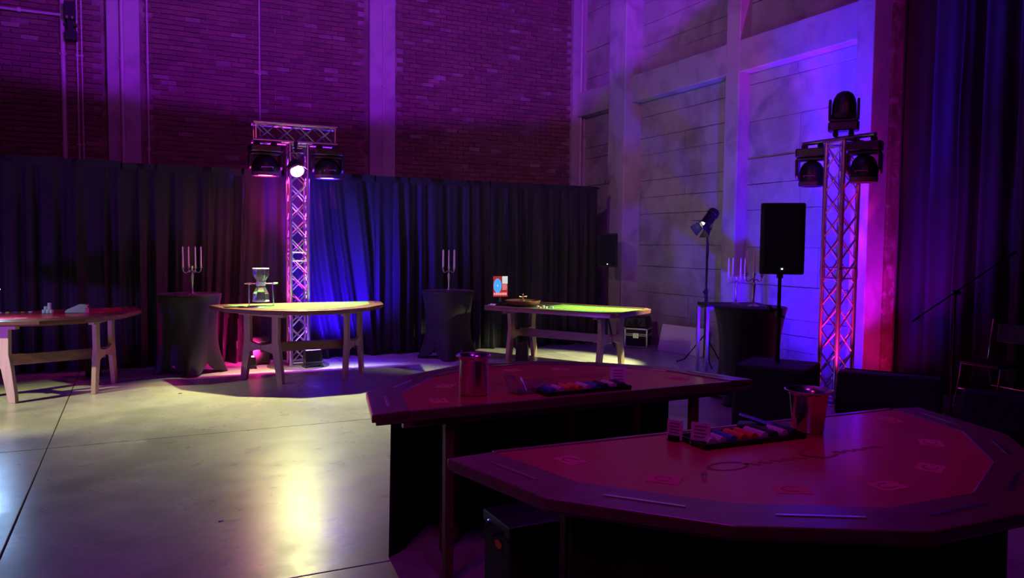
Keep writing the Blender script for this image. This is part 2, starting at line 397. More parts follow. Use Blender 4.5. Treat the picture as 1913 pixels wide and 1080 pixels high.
def add_drape(label, mname, loc, rz, x0, x1, z0, z1, amp, period, seed, lean=None, flare=0, group=None):
    t = thing('drape', label, 'curtain', loc, rz, group)
    o = obj('cloth', drape('c', x0, x1, z0, z1, amp, period, seed, lean, flare), mname, t, smooth=True)
    s = o.modifiers.new('solid', 'SOLIDIFY'); s.thickness = .004
    one('header', mname, lambda b: box(b, x0, x1, -.012, .012, z1-.10, z1), t)
    return t
YC = 11.72
DG = 'black pleated drapes along the brick wall'
add_drape('black pleated drape behind the red card table at far left', 'drape', (0, YC, 0), 0, -5.9, -.15, .004, 2.82, .075, .26, 1, flare=1.2, group=DG)
fan = lambda x, t: (x-1.9)*.55*max(0, t)**1.3*math.exp(-((x-2.3)/1.1)**2)*.9
add_drape('black drape fanning out behind the first light tower, glowing blue and magenta', 'drape', (0, YC, 0), 0, -.17, 3.35, .004, 2.80, .085, .27, 2, lean=fan, flare=1.6, group=DG)
add_drape('black drape behind the second tall table with candelabra', 'drape', (0, YC, 0), 0, 3.33, 5.3, .004, 2.79, .075, .24, 3, flare=1.0, group=DG)
add_drape('black drape behind the long table with the wheel, ending at the concrete wall', 'drape', (0, YC, 0), 0, 5.28, 7.38, .004, 2.79, .07, .23, 4, flare=.8, group=DG)
bm = B(); tube(bm, (-5.9, YC+.05, 2.79), (7.45, YC+.05, 2.77), .02)
tag(obj('drape_pole', bm, 'black_matt'), 'black pole along the top of the pleated drapes', 'pole')
for i, (ya, yc, lab) in enumerate(((6.56, 4.55, 'tall dark stage curtain next to the red lit wall edge'), (4.57, 2.2, 'tall dark stage curtain at the right edge behind the metal chairs'))):
    add_drape(lab, 'stage_drape', (8.56, ya, 0), R(-90), 0, ya-yc, .104, ZC-.02, .10, .36, 11+i, group='stage curtains')

# ================================================================== LIGHT TOWERS
def truss(bm_chord, bm_brace_list, p0, L, axis, s=.12, rc=.024, rb=.010, pitch=.245, mk=None):
    pass
def tower(label, x, y, h, cross, rz=0, rb=.43):
    t = thing('light_tower', label, 'light tower', (x, y, 0), rz)
    s = .12
    one('base_plate', 'alu', lambda b: lathe(b, [(0, 0), (rb, 0), (rb, .008), (rb-.02, .012), (0, .012)], n=40), t, smooth=True)
    one('base_socket', 'alu', lambda b: box(b, -.15, .15, -.15, .15, .012, .03), t)
    for a in (-s, s):
        for c in (-s, s):
            one('chord', 'alu', lambda b: (tube(b, (a, c, .03), (a, c, h), .025, n=14), tube(b, (a, c, h*.5-.05), (a, c, h*.5+.05), .030, n=14)), t, smooth=True)
    n = int((h-.1)/.25)
    me = None
    def brace(p, q, name='brace'):
        one(name, 'alu', lambda b: tube(b, p, q, .010, n=6, caps=False), t, smooth=True)
    for k in range(n):
        z0, z1 = .06+k*(h-.1)/n, .06+(k+1)*(h-.1)/n; zm = (z0+z1)/2
        for side in range(4):
            m4 = RZ(side*PI/2)
            sg = 1 if (k+side) % 2 else -1
            brace(m4 @ Vector((-s*sg, -s, z0)), m4 @ Vector((s*sg, -s, z1)))
            if cross == 'x': brace(m4 @ Vector((s*sg, -s, z0)), m4 @ Vector((-s*sg, -s, z1)))
    for z in (.06, h*.5-.06, h*.5+.06, h-.02):
        for side in range(4):
            m4 = RZ(side*PI/2); brace(m4 @ Vector((-s, -s, z)), m4 @ Vector((s, -s, z)), 'rung')
    return t
# first tower: box truss with a short horizontal box truss on top
T1 = tower('silver square truss tower behind the green card table, carrying a horizontal truss', 2.05, 11.1, 3.10, 'x')
s = .12; zl, zh = 3.13, 3.37
for a in (-s, s):
    for z in (zl, zh): one('crossbar_chord', 'alu', lambda b: tube(b, (-.60, a, z), (.53, a, z), .025, n=14), T1, smooth=True)
for k in range(4):
    x0, x1 = -.55+k*.26, -.55+(k+1)*.26
    for (p, q) in (((x0, -s, zl), (x1, -s, zh)), ((x1, -s, zl), (x0, -s, zh)), ((x0, s, zl), (x1, s, zh)), ((x1, s, zl), (x0, s, zh)), ((x0, -s, zh), (x1, s, zh)), ((x0, s, zl), (x1, -s, zl))):
        one('brace', 'alu', lambda b: tube(b, p, q, .010, n=6, caps=False), T1, smooth=True)
for x in (-.57, .50):
    for a in (-s, s): one('rung', 'alu', lambda b: tube(b, (x, a, zl), (x, a, zh), .012, n=6, caps=False), T1)
    for z in (zl, zh): one('rung', 'alu', lambda b: tube(b, (x, -s, z), (x, s, z), .012, n=6, caps=False), T1)
# second tower
T2 = tower('silver square truss tower against the blue lit concrete wall', 7.12, 6.2, 2.93, 'x', rb=.30)
one('crossbar', 'alu', lambda b: tube(b, (0, -.42, 2.97), (0, .58, 2.97), .025, n=14), T2, smooth=True)
one('top_plate', 'alu', lambda b: (box(b, -.15, .15, -.15, .15, 2.925, 2.945), box(b, -.03, .03, -.08, .08, 2.94, 2.995)), T2)

def moving_head(label, loc, rz, lens, down=True, tilt=0, scale=1, zs=1, group='moving head lamps'):
    """base with yoke; built hanging (z down) then flipped for an upright one"""
    t = thing('moving_head', label, 'stage light', loc, rz, group); t.scale = (scale, scale, zs if down else -zs)
    def b_(b):
        prism(b, [(-.16, -.12), (.16, -.12), (.18, -.06), (.18, .06), (.16, .12), (-.16, .12), (-.18, .06), (-.18, -.06)], -.145, -.05)
    one('base', 'black', b_, t, bevel=.012)
    for x in (-.09, .09): one('clamp', 'black_matt', lambda b: (tube(b, (x, -.02, -.02), (x, .02, -.02), .034, n=12), box(b, x-.012, x+.012, -.03, .03, -.06, -.02), box(b, x-.025, x+.025, -.05, .05, -.062, -.045)), t, smooth=True)
    one('display', 'steel', lambda b: box(b, -.05, .05, -.115, -.108, -.12, -.08), t)
    def y_(b):
        box(b, -.165, .165, -.07, .07, -.190, -.147)
        for sx in (-1, 1):
            pts = [(-.075, -.17), (.075, -.17), (.065, -.36), (.035, -.40), (-.035, -.40), (-.065, -.36)]
            m4 = T(sx*.145, 0, 0) @ RY(PI/2) @ RZ(PI/2)
            n = len(pts); lo = []; hi = []
            for yy, zz in pts: lo.append(b.verts.new((sx*.146, yy, zz))); hi.append(b.verts.new((sx*.178, yy, zz)))
            b.faces.new(hi); b.faces.new(lo[::-1])
            for i in range(n): b.faces.new((lo[i], lo[(i+1) % n], hi[(i+1) % n], hi[i]))
    one('yoke', 'black', y_, t, bevel=.012)
    m4 = T(0, 0, -.335) @ RX(tilt)
    def h_(b):
        lathe(b, [(0, .150), (.050, .143), (.092, .118), (.122, .070), (.140, .0), (.142, -.10), (.138, -.135), (.120, -.14), (.116, -.125), (0, -.125)], mt=m4, n=28)
    hd = one('head', 'black', h_, t, smooth=True)
    one('lens', lens, lambda b: lathe(b, [(0, -.128), (.112, -.134), (.115, -.127), (0, -.120)], mt=m4, n=28), t)
    one('lens_ring', 'black_matt', lambda b: lathe(b, [(.116, -.12), (.116, -.152), (.142, -.152), (.146, -.10)], mt=m4, n=28), t, smooth=True)
    one('handle', 'black_matt', lambda b: path(b, [m4 @ Vector(p) for p in ((-.06, -.12, -.05), (-.06, -.15, -.03), (.06, -.15, -.03), (.06, -.12, -.05))], .008), t, smooth=True)
    return t
moving_head('black lamp with red glowing lens hanging left on the first tower', (1.60, 10.98, 3.10), 0, 'red_lens', scale=1.25, zs=.93)
moving_head('black lamp with blue glowing lens hanging right on the first tower', (2.44, 10.98, 3.10), 0, 'blue_lens', scale=1.25, zs=.93)
# warm lamp in the middle
t = thing('spotlight', 'bright warm yellow spotlight hanging in the middle of the first tower', 'stage light', (2.0, 10.94, 3.10), R(4))
one('clamp', 'black_matt', lambda b: (tube(b, (-.02, 0, 0), (.02, 0, 0), .036, n=12), box(b, -.012, .012, -.03, .03, -.12, -.01)), t, smooth=True)
one('yoke', 'steel', lambda b: path(b, [(-.125, 0, -.33), (-.13, 0, -.16), (-.10, 0, -.12), (.10, 0, -.12), (.13, 0, -.16), (.125, 0, -.33)], .010), t, smooth=True)
m4 = T(0, 0, -.33) @ RX(R(-58))
one('housing', 'black_matt', lambda b: lathe(b, [(0, .13), (.07, .13), (.095, .09), (.105, .02), (.105, -.07), (.09, -.07), (.085, -.03), (0, -.03)], mt=m4, n=28), t, smooth=True)
one('lens', 'warm_lens', lambda b: lathe(b, [(0, -.052), (.05, -.048), (.062, -.040), (0, -.036)], mt=m4, n=28), t, smooth=True)
one('reflector', 'warm_reflector', lambda b: lathe(b, [(.068, -.035), (.090, -.085), (.094, -.085), (.076, -.032)], mt=m4, n=28), t, smooth=True)
def f(b):
    for k in range(12):
        a0, a1 = R(-50+k*100/12), R(-50+(k+1)*100/12)
        P = lambda a, z, r: m4 @ Vector((r*math.sin(a), r*math.cos(a)*-1, z))
        v = [b.verts.new(P(a0, -.07, .10)), b.verts.new(P(a1, -.07, .10)), b.verts.new(P(a1, -.19, .135)), b.verts.new(P(a0, -.19, .135))]
        b.faces.new(v)
o = one('lower_hood', 'warm_reflector', f, t, smooth=True); sm = o.modifiers.new('s', 'SOLIDIFY'); sm.thickness = .003
# heads on the second tower
moving_head('black lamp hanging under the left end of the second tower crossbar', (7.12, 6.63, 2.95), R(-60), 'black', tilt=0)
moving_head('black lamp with pink lit rim hanging under the right end of the second tower', (7.12, 5.91, 2.95), R(-60), 'pink_lens', tilt=0)
moving_head('black egg shaped lamp standing upright on top of the second tower', (7.12, 6.2, 3.00), R(-50), 'black', down=False, tilt=PI, scale=.9, zs=1.02)

def uplight(label, loc, rz, lens, w_=.16, h_=.22, group='floor uplights'):
    t = thing('floor_uplight', label, 'stage light', loc, rz, group)
    one('housing', 'black', lambda b: box(b, -w_/2, w_/2, -.06, .06, .02, h_), t, bevel=.01)
    one('foot', 'rubber', lambda b: (box(b, -w_/2-.01, -w_/2+.02, -.08, .08, 0, .02), box(b, w_/2-.02, w_/2+.01, -.08, .08, 0, .02)), t)
    one('lens', lens, lambda b: box(b, -w_/2+.02, w_/2-.02, -.045, .045, h_-.002, h_+.004), t)
    one('bracket', 'black_matt', lambda b: path(b, [(-w_/2-.008, 0, h_*.5), (-w_/2-.012, -.09, h_*.3), (w_/2+.012, -.09, h_*.3), (w_/2+.008, 0, h_*.5)], .006), t, smooth=True)
uplight('square floor uplight glowing blue at the foot of the first tower', (2.20, 10.86, .012), R(8), 'blue_lens', .24, .24)
uplight('small floor uplight glowing magenta left of the first tower behind the table leg', (1.40, 11.12, 0), R(-5), 'red_lens', .14, .16)
uplight('floor uplight glowing blue behind the second tower, facing the wall', (6.85, 6.95, 0), R(60), 'blue_lens', .2, .16)
uplight('floor uplight glowing pink in front of the second tower', (7.42, 5.58, .10) if False else (7.40, 5.72, 0), R(20), 'red_lens', .2, .14)

# ================================================================== TABLES
OUT = [(-1.18, 0), (-1.05, -.56), (-.68, -1.0), (-.22, -1.26), (.22, -1.26), (.68, -1.0), (1.05, -.56), (1.18, 0)]
def inset(poly, d, skip_last=True):
    """offset every edge but the straight last one inwards"""
    n = len(poly); L = []
    for i in range(n):
        a, b_ = Vector(poly[i]), Vector(poly[(i+1) % n]); e = (b_-a).normalized(); nn = Vector((-e.y, e.x))
        off = 0 if (skip_last and i == n-1) else d
        L.append((a+nn*off, e))
    res = []
    for i in range(n):
        p, e = L[i-1]; q, f_ = L[i]
        den = e.x*f_.y-e.y*f_.x; t_ = ((q.x-p.x)*f_.y-(q.y-p.y)*f_.x)/den
        res.append(tuple(p+e*t_))
    return res
def ring_prism(b, outer, inner, z0, z1, zi):
    n = len(outer); ot = [b.verts.new((*p, z1)) for p in outer]; ob = [b.verts.new((*p, z0)) for p in outer]
    it = [b.verts.new((*p, zi)) for p in inner]; ib = [b.verts.new((*p, z0)) for p in inner]
    for i in range(n-1):
        j = i+1
        b.faces.new((ot[i], ot[j], it[j], it[i])); b.faces.new((ob[i], ob[j], ot[j], ot[i]))
        b.faces.new((it[i], it[j], ib[j], ib[i])); b.faces.new((ib[i], ib[j], ob[j], ob[i]))
    for i in (0, n-1): b.faces.new((ob[i], ot[i], it[i], ib[i]))
def card_table(label, loc, rz, felt, rail, Zt=.93, sx=1, skirted=False, frames=None, pr=('print_pale', 'print_dark'), glyph=True):
    t = thing('card_table', label, 'table', (loc[0], loc[1], 0), rz)
    out = [(x*sx, y) for x, y in OUT]; fel = inset(out, .19)
    one('rail', rail, lambda b: ring_prism(b, out, fel, Zt-.045, Zt-.004, Zt+.004), t, bevel=.006)
    one('top_board', rail, lambda b: prism(b, [(x, y) for x, y in inset(out, .02)], Zt-.06, Zt-.018), t, bevel=.004)
    one('felt', felt, lambda b: prism(b, fel, Zt-.02, Zt-.002), t)
    one('dealer_edge', rail, lambda b: (box(b, fel[0][0], fel[-1][0], -.006, .022, Zt-.05, Zt+.002),), t, bevel=.004)
    one('edge_batten', rail, lambda b: box(b, out[0][0]+.16, out[-1][0]-.16, -.03, -.002, Zt-.085, Zt-.06), t)
    # metal strips set in the rail, one per player side
    mid = inset(out, .095)
    for i in range(7):
        a, c = Vector(mid[i]), Vector(mid[i+1]); m_ = (a+c)/2; e = (c-a).normalized(); nn = Vector((-e.y, e.x))
        hl = .135
        pts = [m_-e*hl-nn*.007, m_+e*hl-nn*.007, m_+e*hl+nn*.007, m_-e*hl+nn*.007]
        one('inlay_strip', 'inlay', lambda b: prism(b, [tuple(p) for p in pts], Zt-.002, Zt+.003), t)
    # printed betting boxes with a curved mark
    bx = inset(out, .36)
    for i in range(7):
        a, c = Vector(bx[i]), Vector(bx[i+1]); m_ = (a+c)/2
        if i in (0, 6): m_ = (a*.45+c*.55)
        e = (c-a).normalized(); ang = math.atan2(e.y, e.x)
        q = one('betting_box', pr[0], lambda b: prism(b, [(-.058, -.045), (.058, -.045), (.058, .045), (-.058, .045)], 0, .0015, T(m_.x, m_.y, Zt-.002) @ RZ(ang)), t)
        def f(b):
            n = 14; A = []
            for k in range(n+1):
                th = R(50+260*k/n); w1 = .028; A.append((b.verts.new(T(m_.x, m_.y, Zt+.0003) @ RZ(ang) @ Vector((w1*1.3*math.cos(th), w1*math.sin(th), 0))), b.verts.new(T(m_.x, m_.y, Zt+.0003) @ RZ(ang) @ Vector((w1*1.05*math.cos(th), w1*.75*math.sin(th), 0)))))
            for (p, q_), (r_, s_) in zip(A, A[1:]): b.faces.new((p, q_, s_, r_))
        one('printed_mark', pr[1], f, q)
    # flourished lettering across the cloth, too faint to read: looped pen strokes
    if glyph:
        def f(b):
            def stroke(P, w_=.008):
                pts = []
                for k in range(len(P)-1):
                    pts.append(Vector(P[k]))
                pts.append(Vector(P[-1])); prev = None
                for k, p in enumerate(pts):
                    d = (pts[min(k+1, len(pts)-1)]-pts[max(k-1, 0)]).normalized(); nn = Vector((-d.y, d.x))*w_*(.5+.5*abs(d.y))
                    cur = (b.verts.new((p.x+nn.x, p.y+nn.y, Zt-.0008)), b.verts.new((p.x-nn.x, p.y-nn.y, Zt-.0008)))
                    if prev: b.faces.new((prev[0], prev[1], cur[1], cur[0]))
                    prev = cur
            stroke([(-.36+.07*math.cos(R(a))*1.2, -.50+.045*math.sin(R(a))) for a in range(20, 371, 14)])
            stroke([(-.28+.34*k/30, -.515+.018*math.sin(k*1.25)) for k in range(31)], .006)
            stroke([(.10+.08*math.cos(R(a)), -.49+.06*math.sin(R(a))) for a in range(60, 330, 14)])
            stroke([(.17+.26*k/24, -.51+.018*math.sin(k*1.3)) for k in range(25)], .006)
        one('printed_script', pr[1], f, t)
    if frames == 'trestle':
        legpoly = [(.20, Zt-.10), (.31, Zt-.10), (.305, .52), (.335, .36), (.37, .10), (.375, 0), (.285, 0), (.26, .12), (.205, .36), (.195, .50)]
        # frames splayed: front feet closer together
        for fx, fy0, back in ((-1, -.95, -.50), (1, -.95, -.50)):
            A = Vector((fx*.42, -.90)); C = Vector((fx*.76*sx, -.42)); mid_ = (A+C)/2; e = (C-A).normalized(); ang = math.atan2(e.y, e.x)
            base = T(mid_.x, mid_.y, 0) @ RZ(ang) @ RX(PI/2)
            for sg in (-1, 1):
                one('leg', 'wood_pale', lambda b: prism(b, [(sg*x, z_) for x, z_ in (legpoly if sg > 0 else legpoly[::-1])], -.025, .025, base), t, bevel=.006)
            def f(b):
                up_ = [(-.20+.40*k/10, .50-.035*math.sin(PI*k/10)) for k in range(11)]; lo_ = [(.22-.44*k/10, .36+.04*math.sin(PI*k/10)) for k in range(11)]
                prism(b, lo_[::-1][::-1]+up_, -.022, .022, base)
            one('cross_piece', 'wood_pale', f, t, bevel=.004)
            one('top_batten', 'wood_pale', lambda b: prism(b, [(-.40, Zt-.105), (.40, Zt-.105), (.40, Zt-.061), (-.40, Zt-.061)], -.03, .03, base), t, bevel=.004)
        one('stretcher', 'wood_dark', lambda b: box(b, -.60, .60, -.68, -.64, .37, .49), t, bevel=.004)
    if skirted:
        sk = inset(out, .14)
        def f(b):
            pts = []
            for i in range(1, 6):
                a, c = Vector(sk[i]), Vector(sk[i+1]); n = int((c-a).length/.03)
                for k in range(n): pts.append(a+(c-a)*k/n)
            pts.append(Vector(sk[6])); cx = Vector((0, -.5)); rows = []
            for j in range(9):
                z_ = (Zt-.06)*(1-j/8)+.0005; L = []
                for k, p in enumerate(pts):
                    d = (p-cx).normalized(); L.append(b.verts.new((p.x+d.x*(.008+.02*j/8)*math.sin(k*.9+.4*math.sin(k*.3)), p.y+d.y*(.008+.02*j/8)*math.sin(k*.9+.4*math.sin(k*.3)), z_)))
                rows.append(L)
            for A, C in zip(rows, rows[1:]):
                for k in range(len(A)-1): b.faces.new((A[k], A[k+1], C[k+1], C[k]))
        o = one('skirt', 'skirt', f, t, smooth=True); sm = o.modifiers.new('s', 'SOLIDIFY'); sm.thickness = .003
        for lx, ly in ((-.80, -.06), (.80, -.06), (-.66, -.45), (.66, -.45), (-.42, -.86), (.42, -.86)):
            one('leg', 'wood_rail', lambda b: box(b, lx-.024, lx+.024, ly-.024, ly+.024, 0, Zt-.06), t, bevel=.004)
        one('apron', 'wood_dark', lambda b: (box(b, -.8*sx, .8*sx, -.42, -.39, Zt-.14, Zt-.06),), t)
    return t
Z4 = .93
T4 = card_table('long maroon card table with black cloth skirt, nearer the centre of the hall', (2.225, 3.60), R(180+1), 'felt_red', 'wood_dark', skirted=True, sx=1.035)
T5 = card_table('maroon card table in the right foreground with black cloth skirt', (2.36, 2.69), R(-2), 'felt_red', 'wood_dark', skirted=True, sx=1.10)
T1b = card_table('red topped card table on wooden trestle legs at far left', (-1.13, 10.68), R(19), 'felt_red', 'wood_rail', Zt=.90, frames='trestle', glyph=False)
T2b = card_table('green topped card table on wooden trestle legs before the first tower', (1.98, 10.66), R(0), 'felt_green', 'wood_rail', sx=.97, frames='trestle', glyph=False, pr=('felt_green', 'chip_yellow'))

# ---- long table with the wheel
ZT3 = .83
u3 = Vector((.499, -.867, 0)); a3 = math.atan2(-.867, .499)
T3 = thing('wheel_table', 'long green topped gaming table on wooden trestle legs by the concrete wall', 'table', (4.61, 10.48, 0), a3)
out3 = [(0, .06), (.06, 0), (2.13, 0), (2.22, .09), (2.22, 1.11), (2.13, 1.20), (.06, 1.20), (0, 1.14)]
one('top_board', 'wood_dark', lambda b: prism(b, out3, ZT3-.055, ZT3-.012), T3, bevel=.006)
def f(b):
    for (x0, x1, y0, y1) in ((.06, 2.14, 0, .075), (.06, 2.14, 1.125, 1.2), (0, .08, .06, 1.14), (2.14, 2.22, .075, 1.125)): box(b, x0, x1, y0, y1, ZT3-.03, ZT3+.012)
one('rail', 'wood_rail', f, T3, bevel=.008)
one('wheel_deck', 'black_matt', lambda b: box(b, .08, .74, .075, 1.125, ZT3-.02, ZT3-.003), T3)
one('felt', 'felt_green', lambda b: box(b, .74, 2.14, .075, 1.125, ZT3-.02, ZT3-.001), T3)
def f(b):
    for k in range(13): x = .95+k*.09; box(b, x-.002, x+.002, .35, .92, ZT3-.001, ZT3+.0006)
    for k in range(4): y = .35+k*.19; box(b, .95, 2.03, y-.002, y+.002, ZT3-.001, ZT3+.0006)
one('printed_grid', 'chip_yellow', f, T3)
lp3 = [(.24, ZT3-.10), (.36, ZT3-.10), (.34, .50), (.365, .34), (.40, .10), (.40, 0), (.31, 0), (.29, .12), (.245, .34), (.225, .48)]
for X_ in (.33, 1.84):
    base = T(X_, .60, 0) @ RZ(PI/2) @ RX(PI/2)
    for sg in (-1, 1):
        one('leg', 'wood_pale', lambda b: prism(b, [(sg*x, z_) for x, z_ in (lp3 if sg > 0 else lp3[::-1])], -.03, .03, base), T3, bevel=.006)
    one('cross_piece', 'wood_pale', lambda b: prism(b, [(.27-.54*k/10, .34+.04*math.sin(PI*k/10)) for k in range(11)]+[(-.25+.5*k/10, .49-.035*math.sin(PI*k/10)) for k in range(11)], -.025, .025, base), T3, bevel=.004)
    one('top_batten', 'wood_pale', lambda b: prism(b, [(-.48, ZT3-.10), (.48, ZT3-.10), (.48, ZT3-.056), (-.48, ZT3-.056)], -.035, .035, base), T3, bevel=.004)
one('stretcher', 'wood_dark', lambda b: box(b, .30, 1.87, .58, .62, .36, .48), T3, bevel=.004)

m3 = lambda u_, v_, z_=ZT3: tuple(Vector((4.61, 10.48, z_))+u3*u_+Vector((.867, .499, 0))*v_)
t = thing('roulette_wheel', 'wooden roulette wheel with brass turret on the long green table', 'roulette wheel', m3(.43, .46, ZT3+.0))
one('bowl', 'wood_rail', lambda b: lathe(b, [(0, 0), (.18, 0), (.25, .035), (.27, .075), (.272, .085), (.255, .088), (.23, .07), (.185, .055), (0, .055)], n=48), t, smooth=True)
one('rotor', 'wood_dark', lambda b: lathe(b, [(.178, .056), (.178, .062), (.14, .060), (.05, .078), (0, .080)], n=48), t, smooth=True)
def f(b):
    for k in range(37): m4 = RZ(2*PI*k/37); box(b, .145, .176, -.0012, .0012, .060, .068, m4)
one('frets', 'brass', f, t)
one('turret', 'brass', lambda b: lathe(b, [(.035, .078), (.03, .09), (.012, .10), (.010, .125), (.018, .135), (.022, .147), (.014, .158), (.007, .165), (.010, .175), (.006, .185), (0, .188)], n=20), t, smooth=True)
one('handle', 'brass', lambda b: [tube(b, (0, 0, .135), (.07*math.cos(a), .07*math.sin(a), .142), .0055, n=8) or tube(b, (.068*math.cos(a), .068*math.sin(a), .142), (.078*math.cos(a), .078*math.sin(a), .142), .009, n=8) for a in (0.3, 0.3+PI/2, .3+PI, .3+1.5*PI)], t, smooth=True)
# score display
t = thing('score_display', 'small screen with blue wheel picture on red beside the roulette wheel', 'screen', m3(.15, .27), R(-8))
one('stand', 'black_matt', lambda b: (box(b, -.09, .09, -.07, .07, 0, .012), box(b, -.02, .02, .01, .03, .012, .22)), t, bevel=.004)
sc = one('screen_frame', 'black', lambda b: box(b, -.12, .12, 0, .02, .13, .45, T(0, 0, 0)), t, bevel=.004)
def quad(b, x0, x1, z0, z1, y=-.0015): box(b, x0, x1, y, 0, z0, z1)
one('red_area', 'scr_red', lambda b: quad(b, -.113, .113, .137, .443), sc)
one('blue_disc', 'scr_blue', lambda b: prism(b, [(.062*math.cos(2*PI*k/32), .108*math.sin(2*PI*k/32)) for k in range(32)], 0, .003, T(-.045, -.001, .30) @ RX(PI/2)), sc)
one('disc_centre', 'scr_pale', lambda b: prism(b, [(.008*math.cos(2*PI*k/12), .016*math.sin(2*PI*k/12)) for k in range(12)], 0, .002, T(-.045, -.0035, .30) @ RX(PI/2)), sc)
one('pale_area', 'scr_pale', lambda b: quad(b, .028, .112, .33, .442, -.003), sc)
for k, (x1, z0) in enumerate(((.10, .306), (.105, .284), (.105, .262), (.10, .24))): one('text_row', 'scr_pink', lambda b: quad(b, .028, x1, z0, z0+.011, -.003), sc)
for k in range(7): one('number_field', 'scr_pink', lambda b: quad(b, -.105+k*.03, -.081+k*.03, .160, .195, -.003), sc)
# chips and case near the wheel
for k, (u_, v_, n_) in enumerate(((.80, .30, 9), (.87, .24, 7), (.86, .36, 10), (.94, .30, 8), (.93, .42, 6), (1.01, .36, 7))):
    bm = B(); lathe(bm, [(0, 0)]+sum([[(.020, .0035*i), (.020, .0035*i+.003), (.0188, .0035*i+.0032)] for i in range(n_)], [])+[(0, .0035*n_)], n=16)
    o = obj('chip_stack', bm, ('chip_white', 'chip_orange', 'chip_white', 'chip_white', 'chip_blue', 'chip_white')[k]); o.location = m3(u_, v_)
    tag(o, 'small chip stack between the roulette wheel and the green cloth', 'chips', 'chip stacks by the roulette wheel')
t = thing('chip_rake', 'flat pale tray with chips at the left corner of the long table', 'tray', m3(.10, .13, ZT3+.013), a3)
one('tray', 'card', lambda b: box(b, -.05, .05, -.03, .03, 0, .008), t); one('lip', 'card', lambda b: box(b, -.05, .05, .026, .03, .008, .02), t)

# ================================================================== TALL COCKTAIL TABLES
def cocktail(label, x, y, rz, top=1.05, r=.40, foot=.47, waist=.31):
    t = thing('cocktail_table', label, 'table', (x, y, 0), rz, 'tall cocktail tables in black stretch covers')
    def f(b):
        n = 96; rows = []
        for j in range(31):
            q = j/30; L = []
            for k in range(n):
                th = 2*PI*k/n; c4 = abs(math.cos(2*th)); lobe = c4**1.6
                hem = .17*(1-c4**.7)
                lowr = foot*(.62+.38*lobe**2.2)
                s_ = 1-q
                # radius profile: top radius, waist, then foot
                if q < .5:
                    w_ = q/.5; rad = r+(waist+.03*lobe-r)*(1-(1-w_)**1.9)
                else:
                    w_ = (q-.5)/.5; rad = (waist+.03*lobe)+(lowr-(waist+.03*lobe))*(w_**1.9)
                z_ = top-.012-(top-.012-max(hem, .002))*q
                L.append(b.verts.new((rad*math.cos(th), rad*math.sin(th), z_)))
            rows.append(L)
        for A, C in zip(rows, rows[1:]):
            for k in range(n): b.faces.new((A[k], A[(k+1) % n], C[(k+1) % n], C[k]))
    o = one('stretch_cover', 'stretch', f, t, smooth=True); sm = o.modifiers.new('s', 'SOLIDIFY'); sm.thickness = .003
    one('table_top', 'stretch', lambda b: lathe(b, [(0, top-.02), (r-.006, top-.02), (r, top-.012), (r, top-.004), (r-.006, top), (0, top)], n=64), t, smooth=True)
    for k in range(4): one('foot_cup', 'rubber', lambda b: lathe(b, [(0, 0), (.03, 0), (.028, .03), (0, .03)], c=((foot-.045)*math.cos(k*PI/2), (foot-.045)*math.sin(k*PI/2), 0), n=12), t)
    return t
cocktail('tall black covered table left of the green card table', .63, 11.06, R(-3), 1.055)
cocktail('tall black covered table standing left of the long table, right of the first tower', 4.30, 11.05, R(-21), 1.035)
cocktail('tall black covered table near the concrete wall behind the big loudspeaker', 6.22, 6.62, R(20), 1.085)

def candelabra(label, cat, x, y, z, rz, centre=False, where='', candles=(0, 1, 2, 3), r=.118):
    t = thing('candelabra', label, 'candelabra', (x, y, z), rz, 'silver candelabras')
    one('base', 'silver', lambda b: lathe(b, [(0, 0), (.062, 0), (.062, .006), (.045, .014), (.02, .022), (.012, .04), (0, .04)], n=28), t, smooth=True)
    one('stem', 'silver', lambda b: lathe(b, [(.010, .038), (.016, .055), (.009, .07), (.011, .10), (.019, .21), (.021, .25), (.010, .275), (.016, .29), (.024, .30), (.012, .31), (.009, .335), (.016, .35), (.018, .37), (0, .372)], n=20), t, smooth=True)
    for k in range(4):
        a = k*PI/2; c, s_ = math.cos(a), math.sin(a)
        P = [(0, .30), (.03, .305), (.05, .295), (.075, .28), (.098, .285), (.114, .305), (r, .33), (r, .345)]
        one('arm', 'silver', lambda b: path(b, [(c*q, s_*q, h_) for q, h_ in P], .0055, n=8), t, smooth=True)
        one('candle_cup', 'silver', lambda b: lathe(b, [(.006, .338), (.022, .345), (.023, .348), (.008, .352), (.013, .36), (.014, .378), (.011, .38), (0, .37)], c=(c*r, s_*r, 0), n=18), t, smooth=True)
    def ang(p): return (p[0]*math.cos(YAW)-p[1]*math.sin(YAW))
    pos = []
    for k in candles: pos.append((r*math.cos(k*PI/2+rz), r*math.sin(k*PI/2+rz), .372))
    if centre: pos.append((0, 0, .372))
    pos.sort(key=ang); n = len(pos)
    names = {4: ['leftmost', 'second from left', 'third from left', 'rightmost'], 5: ['leftmost', 'second from left', 'middle', 'second from right', 'rightmost'], 3: ['leftmost', 'middle', 'rightmost']}[n]
    for (px, py, pz), nm in zip(pos, names):
        bm = B(); lathe(bm, [(0, 0), (.0115, 0), (.0105, .02), (.0085, .24), (.004, .252), (0, .255)], n=14)
        tube(bm, (0, 0, .253), (.001, 0, .262), .0011, n=5)
        o = obj('taper_candle', bm, 'candle', smooth=True); o.location = (x+px, y+py, z+pz)
        tag(o, '%s white taper candle, candelabra %s' % (nm, where), 'candle', 'white taper candles')
    return t
vx = R(-26)   # camera-facing axis
candelabra('silver candelabra with four white candles on the tall table left of the green card table', '',   .66, 10.99, 1.055, R(17), False, 'left of the green card table')
candelabra('silver candelabra with five white candles on the tall table right of the first tower', '', 4.26, 10.93, 1.035, R(21), True, 'right of the first tower')
